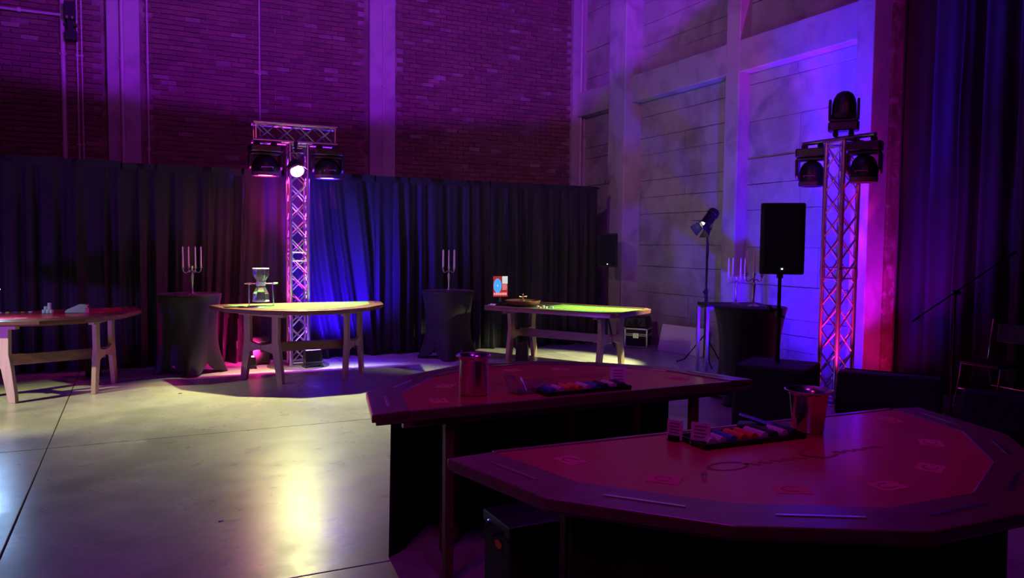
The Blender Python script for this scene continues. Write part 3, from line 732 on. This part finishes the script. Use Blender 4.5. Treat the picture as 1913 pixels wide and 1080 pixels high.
candelabra('silver candelabra on the metal desk, left one of the pair near the concrete wall', '', 7.32, 8.06, .975, R(-17), False, 'on the metal desk')
candelabra('silver candelabra on the tall black table behind the big loudspeaker', '', 6.25, 6.60, 1.085, R(-3), True, 'behind the big loudspeaker')
def gems(cx, cy, cz, where, n=9, rr=.30):
    rnd = random.Random(int(cx*100))
    for k in range(n):
        a = rnd.uniform(0, 2*PI); q = rnd.uniform(.12, rr); s_ = rnd.uniform(.008, .014)
        bm = B(); lathe(bm, [(0, 0), (s_*.8, .001), (s_, s_*.35), (s_*.6, s_*.8), (0, s_*.85)], n=6)
        o = obj('table_gem', bm, 'steel'); o.location = (cx+q*math.cos(a), cy+q*math.sin(a), cz)
        tag(o, 'tiny glittering gem around the candelabra %s' % where, 'decoration', 'table gems %s' % where)
gems(.63, 11.04, 1.055, 'on the tall table left of the green card table')
gems(4.30, 11.0, 1.035, 'on the tall table right of the first tower', 11)
gems(6.22, 6.62, 1.085, 'on the tall table behind the big loudspeaker', 11)

# ---- metal desk in front of the concrete wall
t = thing('metal_desk', 'narrow metal framed desk behind the tall black table near the concrete wall', 'desk', (6.85, 8.10, 0), R(-25))
one('desk_top', 'black_matt', lambda b: box(b, 0, .84, 0, .50, .945, .975), t, bevel=.004)
for a, c in ((0, 0), (.80, 0), (0, .46), (.80, .46)):
    one('leg', 'alu', lambda b: box(b, a, a+.04, c, c+.04, 0, .945), t, bevel=.003)
one('edge_frame', 'alu', lambda b: (box(b, .04, .80, .005, .03, .915, .945), box(b, .005, .03, .04, .46, .915, .945)), t)

# ================================================================== STAND LAMP
t = thing('stand_spotlight', 'black theatre spotlight with barn doors on a tall black stand by the concrete wall', 'stage light', (7.55, 8.95, 0), 0)
one('pole', 'black_matt', lambda b: (tube(b, (0, 0, .10), (0, 0, 1.1), .019), tube(b, (0, 0, 1.05), (0, 0, 1.98), .014)), t, smooth=True)
for k in range(3):
    a = R(90+120*k+35); one('leg', 'black_matt', lambda b: path(b, [(0, 0, .45), (.30*math.cos(a), .30*math.sin(a), .06), (.42*math.cos(a), .42*math.sin(a), .012)], .011), t, smooth=True)
one('knob', 'black_matt', lambda b: (tube(b, (-.05, 0, 1.08), (.03, 0, 1.08), .016), tube(b, (0, 0, 1.04), (0, 0, 1.12), .028)), t, smooth=True)
one('cable', 'rubber', lambda b: path(b, [(.02+.012*math.sin(k*1.7), .015*math.cos(k*1.3), 1.9-k*.12) for k in range(12)], .006), t, smooth=True)
dirv = (Vector((5.7, 9.9, .5))-Vector((7.45, 9.0, 2.1))).normalized()
dirv = Vector((-.62, -.04, -.64)).normalized()
m4 = T(0, 0, 2.13) @ dirv.to_track_quat('-Z', 'Y').to_matrix().to_4x4()
def f(b):
    lathe(b, [(0, .20), (.07, .20), (.085, .18), (.088, .12), (.078, .11), (.078, -.06), (.088, -.07), (.088, -.10), (.075, -.10), (.075, -.06), (0, -.06)], mt=m4, n=28)
one('lamp_body', 'black', f, t, smooth=True)
one('lens', 'stand_lens', lambda b: lathe(b, [(0, -.075), (.05, -.07), (.066, -.062), (0, -.061)], mt=m4, n=28), t, smooth=True)
one('yoke', 'black_matt', lambda b: path(b, [m4 @ Vector((-.10, 0, .03)), (-.02, -.10, 2.0), (0, 0, 1.98), (.02, .10, 2.0), m4 @ Vector((.10, 0, .03))], .010), t, smooth=True)
for k, (op, l_) in enumerate(((50, .13), (18, .13), (14, .13), (20, .13))):
    mk = m4 @ RZ(k*PI/2) @ T(0, .088, -.10) @ RX(R(op))
    one('barn_door', 'black_matt', lambda b: prism(b, [(-.07, 0), (.07, 0), (.095, l_), (-.095, l_)], -.001, .001, mk @ RX(R(-90))), t)

# ================================================================== SPEAKERS
def pa_box(t, w_, d_, h_, z0, tilt=0):
    def f(b):
        pts = [(-w_/2, -d_/2+.03), (-w_/2+.03, -d_/2), (w_/2-.03, -d_/2), (w_/2, -d_/2+.03), (w_*.34, d_/2), (-w_*.34, d_/2)]
        prism(b, pts, z0, z0+h_)
    one('cabinet', 'black_matt', f, t, bevel=.015)
    one('grille', 'grille', lambda b: box(b, -w_/2+.035, w_/2-.035, -d_/2-.006, -d_/2+.01, z0+.03, z0+h_-.03), t, bevel=.005)
    one('led', 'led_white', lambda b: box(b, -.008, .008, -d_/2-.010, -d_/2-.005, z0+.045, z0+.057), t)
t = thing('loudspeaker', 'large black loudspeaker on a pole above the subwoofer', 'loudspeaker', (5.48, 5.45, 0), R(-26-18+4))
pa_box(t, .40, .36, .66, 1.50)
one('pole_cup', 'black', lambda b: tube(b, (0, 0, 1.46), (0, 0, 1.52), .03, n=16), t, smooth=True)
t = thing('speaker_pole', 'black pole with clamp knob between subwoofer and loudspeaker', 'speaker pole', (5.48, 5.45, .655), 0)
one('pole', 'black_matt', lambda b: (tube(b, (0, 0, 0), (0, 0, .50), .021, n=14), tube(b, (0, 0, .45), (0, 0, .81), .017, n=14)), t, smooth=True)
one('collar', 'black', lambda b: tube(b, (0, 0, .43), (0, 0, .52), .032, n=14), t, smooth=True)
one('knob', 'black', lambda b: (tube(b, (-.03, .01, .50), (-.085, .03, .52), .010), tube(b, (-.08, .028, .52), (-.10, .034, .525), .026), tube(b, (.03, 0, .44), (.07, 0, .43), .014)), t, smooth=True)
t = thing('subwoofer', 'big black subwoofer cabinet on the floor under the loudspeaker', 'subwoofer', (5.48, 5.45, 0), R(-26-18-16))
one('cabinet', 'black_matt', lambda b: box(b, -.33, .33, -.32, .32, .02, .65), t, bevel=.03)
one('grille', 'grille', lambda b: box(b, -.29, .29, -.328, -.31, .06, .61), t, bevel=.004)
one('handle', 'rubber', lambda b: (box(b, .328, .334, -.10, .10, .40, .48), box(b, -.334, -.328, -.10, .10, .40, .48)), t)
one('foot', 'rubber', lambda b: [box(b, a-.03, a+.03, c-.03, c+.03, 0, .022) for a in (-.28, .28) for c in (-.27, .27)], t)
t = thing('loudspeaker', 'black loudspeaker on a tripod stand in front of the drape end near the corner', 'loudspeaker', (7.38, 11.34, 0), R(-35))
pa_box(t, .34, .30, .58, 1.38)
t = thing('speaker_stand', 'black tripod stand under the loudspeaker at the end of the drapes', 'speaker stand', (7.38, 11.34, 0))
one('pole', 'black_matt', lambda b: (tube(b, (0, 0, .15), (0, 0, .9), .02), tube(b, (0, 0, .85), (0, 0, 1.38), .016)), t, smooth=True)
for k in range(3):
    a = R(30+120*k); one('leg', 'black_matt', lambda b: path(b, [(0, 0, .60), (.26*math.cos(a), .26*math.sin(a), .012)], .012), t, smooth=True)
one('collar', 'black', lambda b: tube(b, (0, 0, .56), (0, 0, .64), .03), t, smooth=True)

def wedge(label, loc, rz, w_=.98, s=1):
    t = thing('stage_monitor', label, 'stage monitor', loc, rz, 'floor stage monitors')
    prof = [(-.27, .02), (.27, .02), (.27, .17), (.12, .45), (.02, .47), (-.22, .26), (-.27, .18)]
    def f(b):
        base = RY(PI/2)
        n = len(prof); A = [b.verts.new((-w_/2, y, z_)) for y, z_ in prof]; C = [b.verts.new((w_/2, y, z_)) for y, z_ in prof]
        b.faces.new(A); b.faces.new(C[::-1])
        for i in range(n): b.faces.new((A[i], A[(i+1) % n], C[(i+1) % n], C[i]))
    one('cabinet', 'black_matt', f, t, bevel=.03)
    def g(b):
        p = [(-.235, .262), (.005, .472)]
        m4 = T(0, -.235, .262) @ RX(math.atan2(.21, .24))
        box(b, -w_/2+.06, w_/2-.06, .02, .31, -.004, .010, m4)
    one('grille', 'grille', g, t)
    one('handle', 'rubber', lambda b: box(b, -.09, .09, .268, .276, .08, .14), t, bevel=.004)
    one('foot', 'rubber', lambda b: [box(b, a-.03, a+.03, c-.03, c+.03, 0, .022) for a in (-w_/2+.08, w_/2-.08) for c in (-.2, .2)], t)
    return t
wedge('large black floor monitor right of the subwoofer, before the red wall edge', (7.02, 5.42, 0), R(-26-24-6+180))
wedge('large black floor monitor at the right edge before the metal chairs', (7.13, 4.12, 0), R(-26-24+170))

# ================================================================== MIC STAND, CHAIRS
t = thing('microphone_stand', 'thin black microphone stand with long slanted boom before the stage curtain', 'microphone stand', (7.58, 5.12, 0), 0)
one('pole', 'black_matt', lambda b: tube(b, (0, 0, .03), (0, 0, 1.30), .011), t, smooth=True)
one('base', 'black_matt', lambda b: lathe(b, [(0, 0), (.13, 0), (.13, .012), (.03, .03), (0, .03)], n=28), t, smooth=True)
e = Vector((rt0.x, rt0.y, 0))
one('boom', 'black_matt', lambda b: tube(b, e*-.41+Vector((0, 0, 1.02)), e*.55+Vector((0, 0, 1.70)), .008), t, smooth=True)
one('boom_clamp', 'black', lambda b: (tube(b, -e*.03+Vector((0, 0, 1.30)), e*.04+Vector((0, 0, 1.31)), .026), tube(b, e*-.44+Vector((0, 0, 1.0)), e*-.38+Vector((0, 0, 1.04)), .014)), t, smooth=True)
one('clip', 'black', lambda b: tube(b, e*.52+Vector((0, 0, 1.68)), e*.60+Vector((0, 0, 1.73)), .015), t, smooth=True)
def chair(label, loc, rz):
    t = thing('metal_chair', label, 'chair', loc, rz, 'metal framed chairs on the stage')
    one('seat', 'black', lambda b: box(b, -.22, .22, -.21, .21, .44, .475), t, bevel=.01)
    one('backrest', 'black', lambda b: box(b, -.21, .21, .0, .02, .66, .86, T(0, .25, 0) @ RX(R(-6))), t, bevel=.008)
    for sx in (-1, 1):
        one('rear_leg', 'steel', lambda b: path(b, [(sx*.22, .34, 0), (sx*.22, .22, .44), (sx*.22, .235, .60), (sx*.22, .285, .90)], .0105), t, smooth=True)
        one('front_leg', 'steel', lambda b: path(b, [(sx*.22, -.26, 0), (sx*.22, -.19, .30), (sx*.22, -.17, .45)], .0105), t, smooth=True)
    one('stretcher', 'steel', lambda b: (tube(b, (-.22, -.215, .18), (.22, -.215, .18), .008), tube(b, (-.22, .29, .18), (.22, .29, .18), .008)), t, smooth=True)
    return t
c0 = chair('metal framed chair beside the stage curtain, left one of two at the right edge', (8.02, 4.98, .10), R(-95))
dup(c0, (8.12, 4.28, .10), R(-70), 'metal framed chair half hidden behind the floor monitor at the right edge')

# ================================================================== CASES AND BOARD IN THE CORNER
t = thing('flight_case', 'small black flight case with silver edges on the floor in the corner', 'case', (7.80, 10.98, 0), R(-50))
W, D, Hh = .40, .34, .34
one('body', 'black_matt', lambda b: box(b, -W/2+.006, W/2-.006, -D/2+.006, D/2-.006, .015, Hh-.006), t)
def f(b):
    e_ = .022
    for x in (-W/2, W/2-e_):
        for y in (-D/2, D/2-e_): box(b, x, x+e_, y, y+e_, .012, Hh)
    for z_ in (.012, Hh-e_, .235, .21):
        hgt = e_ if z_ in (.012, Hh-e_) else .012
        for y in (-D/2, D/2-e_): box(b, -W/2, W/2, y, y+e_, z_, z_+hgt)
        for x in (-W/2, W/2-e_): box(b, x, x+e_, -D/2, D/2, z_, z_+hgt)
one('edging', 'alu', f, t)
one('corner', 'steel', lambda b: [lathe(b, [(0, -.02), (.02, -.014), (.024, 0), (.02, .014), (0, .02)], c=(x, y, z_), n=10) for x in (-W/2+.01, W/2-.01) for y in (-D/2+.01, D/2-.01) for z_ in (.024, Hh-.012)], t, smooth=True)
one('latch', 'steel', lambda b: (box(b, -.05, .05, -D/2-.006, -D/2+.002, .17, .26), box(b, -.02, .02, -D/2-.016, -D/2-.004, .18, .235)), t, bevel=.004)
t = thing('equipment_bag', 'black equipment bag lying on top of the flight case', 'bag', (7.80, 11.0, Hh+.006), R(-50))
one('body', 'black', lambda b: prism(b, [(-.22, -.15), (.20, -.16), (.22, .14), (-.20, .15)], 0, .20, top_in=.08), t, bevel=.03)
one('strap', 'rubber', lambda b: (box(b, -.03, .03, -.168, -.150, .02, .15), path(b, [(-.12, -.15, .10), (-.10, -.19, .05), (.06, -.19, .05), (.10, -.15, .10)], .008)), t)
bm = B(); box(bm, 0, .95, -.006, .006, 0, .45, T(7.86, 10.50, 0.005) @ RZ(R(-80)) @ RX(R(-14)))
bm2 = obj('white_board', bm, 'board'); tag(bm2, 'plain white board leaning against the concrete wall right of the flight case', 'board')

# small equipment under tables
t = thing('power_box', 'small black power box with pale socket plate on the floor behind the red card table', 'power box', (-.52, 11.22, 0), R(5))
one('body', 'black_matt', lambda b: box(b, -.09, .09, -.07, .07, 0, .30), t, bevel=.01)
one('socket_plate', 'card', lambda b: box(b, -.02, .075, -.078, -.070, .20, .26), t)
one('socket', 'alu', lambda b: [tube(b, (.0+.045*k, -.070, .06+.05*j), (.0+.045*k, -.080, .06+.05*j), .014, n=10) for k in range(2) for j in range(3)], t)
t = thing('power_box', 'black equipment pack with cables on the floor under the left end of the long table', 'power box', (5.20, 10.30, 0), R(-30))
one('body', 'black', lambda b: prism(b, [(-.10, -.08), (.10, -.08), (.11, .08), (-.09, .08)], 0, .30, top_in=.15), t, bevel=.02)
one('cable', 'rubber', lambda b: path(b, [(-.12+.01*k, -.10+.03*math.sin(k), .30-.03*k+.02*math.sin(k*2)) for k in range(10)], .008), t, smooth=True)
t = thing('fog_machine', 'small dark machine on the floor behind the green card table leg', 'fog machine', (1.56, 11.44, 0), R(0))
one('body', 'black', lambda b: box(b, -.10, .14, -.08, .08, .02, .40), t, bevel=.01); one('foot', 'rubber', lambda b: box(b, -.08, .12, -.07, .07, 0, .02), t)
one('vent', 'steel', lambda b: [box(b, -.06, .10, -.084, -.080, .24+.03*k, .245+.03*k) for k in range(4)], t)

# ================================================================== SMALL THINGS ON THE TABLES
def onto(tb, x, y, z=0):
    rz = tb.rotation_euler.z; c, s_ = math.cos(rz), math.sin(rz)
    return (tb.location.x+c*x-s_*y, tb.location.y+s_*x+c*y, z)
# dice cage on green card table
t = thing('dice_cage', 'hourglass shaped dice cage on a chrome stand on the green card table', 'dice cage', (1.43, 10.27, .928), R(-8))
one('stand', 'steel', lambda b: (tube(b, (-.145, 0, .006), (-.145, 0, .30), .007), tube(b, (.155, 0, .006), (.145, 0, .30), .008), box(b, -.165, .165, -.05, .05, 0, .007)), t, smooth=True)
one('axle', 'steel', lambda b: (tube(b, (-.20, 0, .29), (.20, 0, .29), .007), tube(b, (.155, 0, .29), (.21, 0, .295), .013, .008), tube(b, (-.155, 0, .29), (-.125, 0, .29), .013)), t, smooth=True)
cage = [(.095, .06), (.098, .075), (.098, .16), (.052, .255), (.050, .29), (.052, .325), (.098, .40), (.098, .465), (.095, .475)]
one('glass_body', 'glass', lambda b: lathe(b, [(0, .065)]+[(r_-.004, z_) for r_, z_ in cage]+[(0, .47)], n=6), t)
one('wire', 'steel', lambda b: [path(b, [(r_*math.cos(k*PI/3), r_*math.sin(k*PI/3), z_) for r_, z_ in cage], .0028, n=5) for k in range(6)], t, smooth=True)
for pr_ in ([(.054, .262), (.060, .27), (.060, .31), (.054, .318)], [(.09, .055), (.105, .06), (.103, .075), (.09, .08)], [(.0, .478), (.103, .474), (.105, .482), (.1, .488), (0, .488)]):
    one('collar', 'card', lambda b: lathe(b, pr_, n=6), t)
for k in range(3):
    bm = B(); box(bm, -.009, .009, -.009, .009, 0, .018); o = obj('die', bm, 'chip_white', bevel=.002); o.location = (1.43+.03*math.cos(k*2.1), 10.30+.03*math.sin(k*2.1), .928+.068)
    tag(o, 'small white die lying in the dice cage', 'die', 'dice in the dice cage')
bm = B(); prism(bm, [(-.13, -.05), (.12, -.07), (.13, .05), (-.12, .07)], 0, .006); o = obj('score_pad', bm, 'black'); o.location = (1.10, 10.18, .930); o.rotation_euler = (0, 0, .3)
tag(o, 'flat dark pad lying at the left side of the green card table', 'pad')
bm = B(); prism(bm, [(-.09, -.04), (.09, -.04), (.09, .04), (-.09, .04)], 0, .005); o = obj('bank_notes', bm, 'card'); o.location = (1.36, 10.10, .930); o.rotation_euler = (0, 0, -.2)
tag(o, 'pale cards lying in front of the dice cage', 'cards')

# red table, far left: chips row, pyramid, card shoe, lamp
zt = .900
def chip_stack(loc, n_, m_, label, group, r_=.020):
    bm = B(); lathe(bm, [(0, 0)]+sum([[(r_, .0035*i), (r_, .0035*i+.003), (r_*.94, .0035*i+.0032)] for i in range(n_)], [])+[(0, .0035*n_)], n=14)
    o = obj('chip_stack', bm, m_); o.location = loc; return tag(o, label, 'chips', group)
for k in range(10):
    x = -1.80+.075*k
    chip_stack((x, 10.50+.006*k, zt), 3, ('chip_white', 'chip_yellow', 'chip_blue', 'chip_orange', 'chip_white')[k % 5], 'low chip stack in the row left of the white pyramid on the far left table', 'chips on the far left table')
base = Vector((-.93, 10.34, zt)); n_ = 0
for lv, xs_ in ((0, (-.045, 0, .045)), (1, (-.022, .022)), (2, (.022,))):
    for x in xs_:
        bm = B(); lathe(bm, [(0, 0), (.0185, 0), (.0205, .004), (.0205, .036), (.0185, .040), (0, .040)], n=16)
        o = obj('chip_barrel', bm, 'chip_white', smooth=True); o.location = base+e*x+Vector((0, 0, lv*.0405))
        tag(o, 'white chip barrel in the %s of the little pyramid on the far left table' % (('bottom row', 'middle row', 'top')[lv]), 'chips', 'pyramid of chip barrels')
def card_shoe(label, loc, rz, m_, win, s=1):
    t = thing('card_shoe', label, 'card shoe', loc, rz); t.scale = (s, s, s)
    def f(b):
        pr_ = [(-.17, 0), (.13, 0), (.13, .13), (.04, .13), (-.14, .05), (-.17, .02)]
        A = [b.verts.new((x, -.055, z_)) for x, z_ in pr_]; C = [b.verts.new((x, .055, z_)) for x, z_ in pr_]
        b.faces.new(A); b.faces.new(C[::-1]); n = len(pr_)
        for i in range(n): b.faces.new((A[i], A[(i+1) % n], C[(i+1) % n], C[i]))
    one('body', m_, f, t, bevel=.005)
    one('window', win, lambda b: box(b, -.10, -.01, -.035, .035, -.002, .003, T(-.03, 0, .077) @ RY(R(-24)) @ T(.02, 0, .004)), t)
    one('lid', 'black', lambda b: box(b, .05, .15, -.05, .05, .131, .145), t, bevel=.003)
    one('roller', 'steel', lambda b: tube(b, (.14, -.05, .09), (.14, .05, .09), .014, n=14), t, smooth=True)
    return t
card_shoe('white card shoe with a black lid on the red table at far left', (-.62, 10.33, zt), R(-22), 'card', 'scr_blue', .78)
t = thing('desk_lamp', 'small cold white lamp at the left picture edge on the red table', 'lamp', (-1.55, 9.93, zt), R(0))
one('base', 'black', lambda b: lathe(b, [(0, 0), (.06, 0), (.06, .01), (0, .02)], n=24), t, smooth=True)
one('arm', 'black', lambda b: path(b, [(0, 0, .01), (-.02, 0, .22), (.03, 0, .31), (.12, -.03, .315)], .007), t, smooth=True)
one('shade', 'black', lambda b: box(b, .05, .22, -.08, .02, .315, .335), t, bevel=.004)
one('tube', 'cold_lens', lambda b: box(b, .055, .215, -.085, .015, .300, .3145), t)

# ---- foreground tables
def bucket(label, loc, rb, rt_, h_, group='steel wine buckets'):
    t = thing('ice_bucket', label, 'bucket', loc, 0, group)
    one('pail', 'steel', lambda b: lathe(b, [(0, 0), (rb-.004, 0), (rb, .004), (rb+(rt_-.018-rb)*.93, h_*.88), (rt_-.010, h_*.95), (rt_, h_-.004), (rt_+.002, h_), (rt_-.003, h_+.001), (rt_-.014, h_*.945), (rb+(rt_-.02-rb)*.93-.001, h_*.88), (rb-.002, .008), (0, .006)], n=56), t, smooth=True)
    one('rim', 'steel', lambda b: lathe(b, [(rt_-.003, h_-.004), (rt_+.004, h_-.003), (rt_+.005, h_+.001), (rt_, h_+.003), (rt_-.004, h_+.001)], n=56), t, smooth=True)
    return t
bucket('tall polished steel bucket on the left part of the longer maroon table', (1.655, 3.86, Z4-.001), .082, .096, .215)
bucket('polished steel bucket with wide rim on the right foreground table', (2.70, 2.49, Z4-.001), .066, .102, .185)
def chip_tray(label, loc, rz, L=.56, D=.17, cols=None, where=''):
    t = thing('chip_tray', label, 'chip tray', loc, rz, 'chip trays on the maroon tables')
    def f(b):
        box(b, -L/2, L/2, -D/2, D/2, 0, .004)
        for a in (-D/2, D/2-.012): box(b, -L/2, L/2, a, a+.012, .004, .022)
        for a in (-L/2, L/2-.012): box(b, a, a+.012, -D/2, D/2, .004, .022)
    one('tray', 'black', f, t, bevel=.002)
    cols = cols or ['chip_blue', 'chip_white', 'chip_orange', 'chip_orange', 'chip_white', 'chip_blue', 'chip_black', 'chip_white', 'chip_black']
    n = len(cols)
    for k, c in enumerate(cols):
        x = -L/2+.05+(L-.10)*k/(n-1)
        bm = B(); m_ = 12
        for i in range(m_): y = -D/2+.02+i*.010; tube(bm, (0, y, 0), (0, y+.0085, 0), .0185, n=14)
        o = obj('chip_row', bm, c)
        cc, ss = math.cos(rz), math.sin(rz); o.location = (loc[0]+cc*x, loc[1]+ss*x, loc[2]+.0235); o.rotation_euler = (0, 0, rz)
        tag(o, '%s row of gaming chips, %s from the left, tray on the %s' % ({'chip_blue': 'blue', 'chip_white': 'white', 'chip_orange': 'orange', 'chip_black': 'black'}[c], ('first', 'second', 'third', 'fourth', 'fifth', 'sixth', 'seventh', 'eighth', 'last')[k if where.startswith('right') else n-1-k], where), 'chips', 'chip rows on the %s' % where)
    return t
chip_tray('black chip tray with chip rows on the longer maroon table', onto(T4, -.04, -.115, Z4-.001), R(1), where='longer maroon table', D=.17)
chip_tray('black chip tray with orange and violet chip rows on the right foreground table', onto(T5, -.03, -.19, Z4-.001), R(-2), L=.54, D=.20, where='right foreground table', cols=['chip_white', 'chip_white', 'chip_blue', 'chip_orange', 'chip_orange', 'chip_white', 'chip_black', 'chip_white', 'chip_black'])
def placard(label, loc, rz, w_=.085, h_=.11, lean=12):
    t = thing('card_sign', label, 'sign', loc, rz, 'small signs at the chip trays')
    mt = RX(R(-lean))
    one('card', 'card', lambda b: box(b, -w_/2, w_/2, -.0015, .0015, .004, h_, mt), t)
    one('holder', 'black', lambda b: (box(b, -w_/2+.01, w_/2-.01, -.018, .018, 0, .006), box(b, -w_/2+.01, w_/2-.01, -.010, -.004, .004, .022)), t)
    def f(b):
        for k in range(4): box(b, -w_*.33, w_*(.33-.08*(k % 2)), -.0022, -.0014, h_*.80-k*h_*.15, h_*.80-k*h_*.15+.006, mt)
    one('print', 'card_print', f, t)
placard('pale sign tilted in a holder at the right end of the longer table tray', onto(T4, -.29, -.12, Z4), R(-30), .09, .115, 20)
placard('pale sign standing left of the chip tray on the foreground table', (2.035, 2.59, Z4), R(-62), .07, .085, 4)
placard('second pale sign closest to the chips of the foreground table tray', (2.075, 2.475, Z4), R(-55), .08, .095, 8)
# clear shoe on the longer table
t = thing('card_shoe', 'clear acrylic card shoe lying right of the steel bucket on the longer table', 'card shoe', (1.99, 3.80, Z4), R(5)); t.scale = (1.25, 1.25, 1.25)
one('body', 'glass', lambda b: (box(b, -.09, .10, -.05, -.046, 0, .045), box(b, -.09, .10, .046, .05, 0, .045), box(b, .096, .10, -.05, .05, 0, .045), box(b, -.09, .10, -.05, .05, 0, .004)), t)
one('flap', 'glass', lambda b: box(b, -.01, .01, -.045, .045, 0, .085, T(-.085, 0, 0) @ RY(R(-25))), t, bevel=.002)
one('metal_clip', 'steel', lambda b: (box(b, -.10, -.07, -.03, .03, .002, .012), tube(b, (-.06, -.04, .01), (-.045, .03, .06), .004)), t)
# black shoe at the foreground bucket
t = thing('card_shoe', 'black card shoe with glossy lid beside the bucket on the foreground table', 'card shoe', (2.50, 2.55, Z4), R(-40)); t.scale = (.85, .85, 1)
one('body', 'black', lambda b: prism(b, [(-.15, -.06), (.13, -.07), (.14, .06), (-.14, .06)], 0, .035, top_in=.06), t, bevel=.008)
one('lid', 'steel', lambda b: box(b, -.075, .035, -.012, .012, 0, .004, T(-.06, -.02, .052) @ RY(R(16))), t, bevel=.001)
one('cover', 'black', lambda b: box(b, -.10, .09, -.045, .045, 0, .008, T(-.03, 0, .042) @ RY(R(14))), t, bevel=.003)
one('led', 'led_blue', lambda b: box(b, -.156, -.150, -.05, -.043, .010, .016), t)
bm = B(); lathe(bm, [(0, -.011)]+[(.011*math.cos(R(a)), .011*math.sin(R(a))) for a in range(-75, 76, 15)]+[(0, .011)], n=20)
o = obj('glint_ball', bm, 'glass', smooth=True); o.location = (1.81, 2.13, Z4+.010); tag(o, 'tiny clear glass ball added for its glint on the foreground table', 'glint')  # glass ball added to stand for a bright glint
# cases below the foreground table
t = thing('storage_case', 'dark storage case with small orange label on the floor between the two maroon tables', 'case', (1.61, 3.02, 0), 0)
one('body', 'black_matt', lambda b: box(b, -.20, .20, -.14, .14, 0, .49), t, bevel=.015)
one('lid', 'black', lambda b: box(b, -.205, .205, -.145, .145, .49, .55), t, bevel=.01)
one('label_plate', 'tan', lambda b: prism(b, [(.034*math.cos(2*PI*k/16), .018*math.sin(2*PI*k/16)) for k in range(16)], 0, .003, T(-.204, -.03, .44) @ RY(R(-90)) @ RZ(PI/2)), t)
one('led', 'led_blue', lambda b: box(b, -.2085, -.205, .076, .080, .512, .516), t)
one('handle', 'rubber', lambda b: path(b, [(-.205, -.06, .50), (-.23, -.04, .49), (-.23, .06, .49), (-.205, .08, .50)], .009), t, smooth=True)
# specks on the floor
for k, (x, y, s_, m_) in enumerate(((.43, 9.55, .028, 'dirt'), (.45, 5.05, .018, 'card'))):
    bm = B(); prism(bm, [(-s_, -s_*.3), (0, -s_*.5), (s_, 0), (s_*.2, s_*.5), (-s_*.6, s_*.35)], 0, .006, top_in=.4); o = obj('floor_scrap', bm, m_); o.location = (x, y, 0)
    tag(o, ('dark scrap lying on the lit floor before the green card table', 'thin pale scrap lying on the dark floor in the foreground')[k], 'scrap')
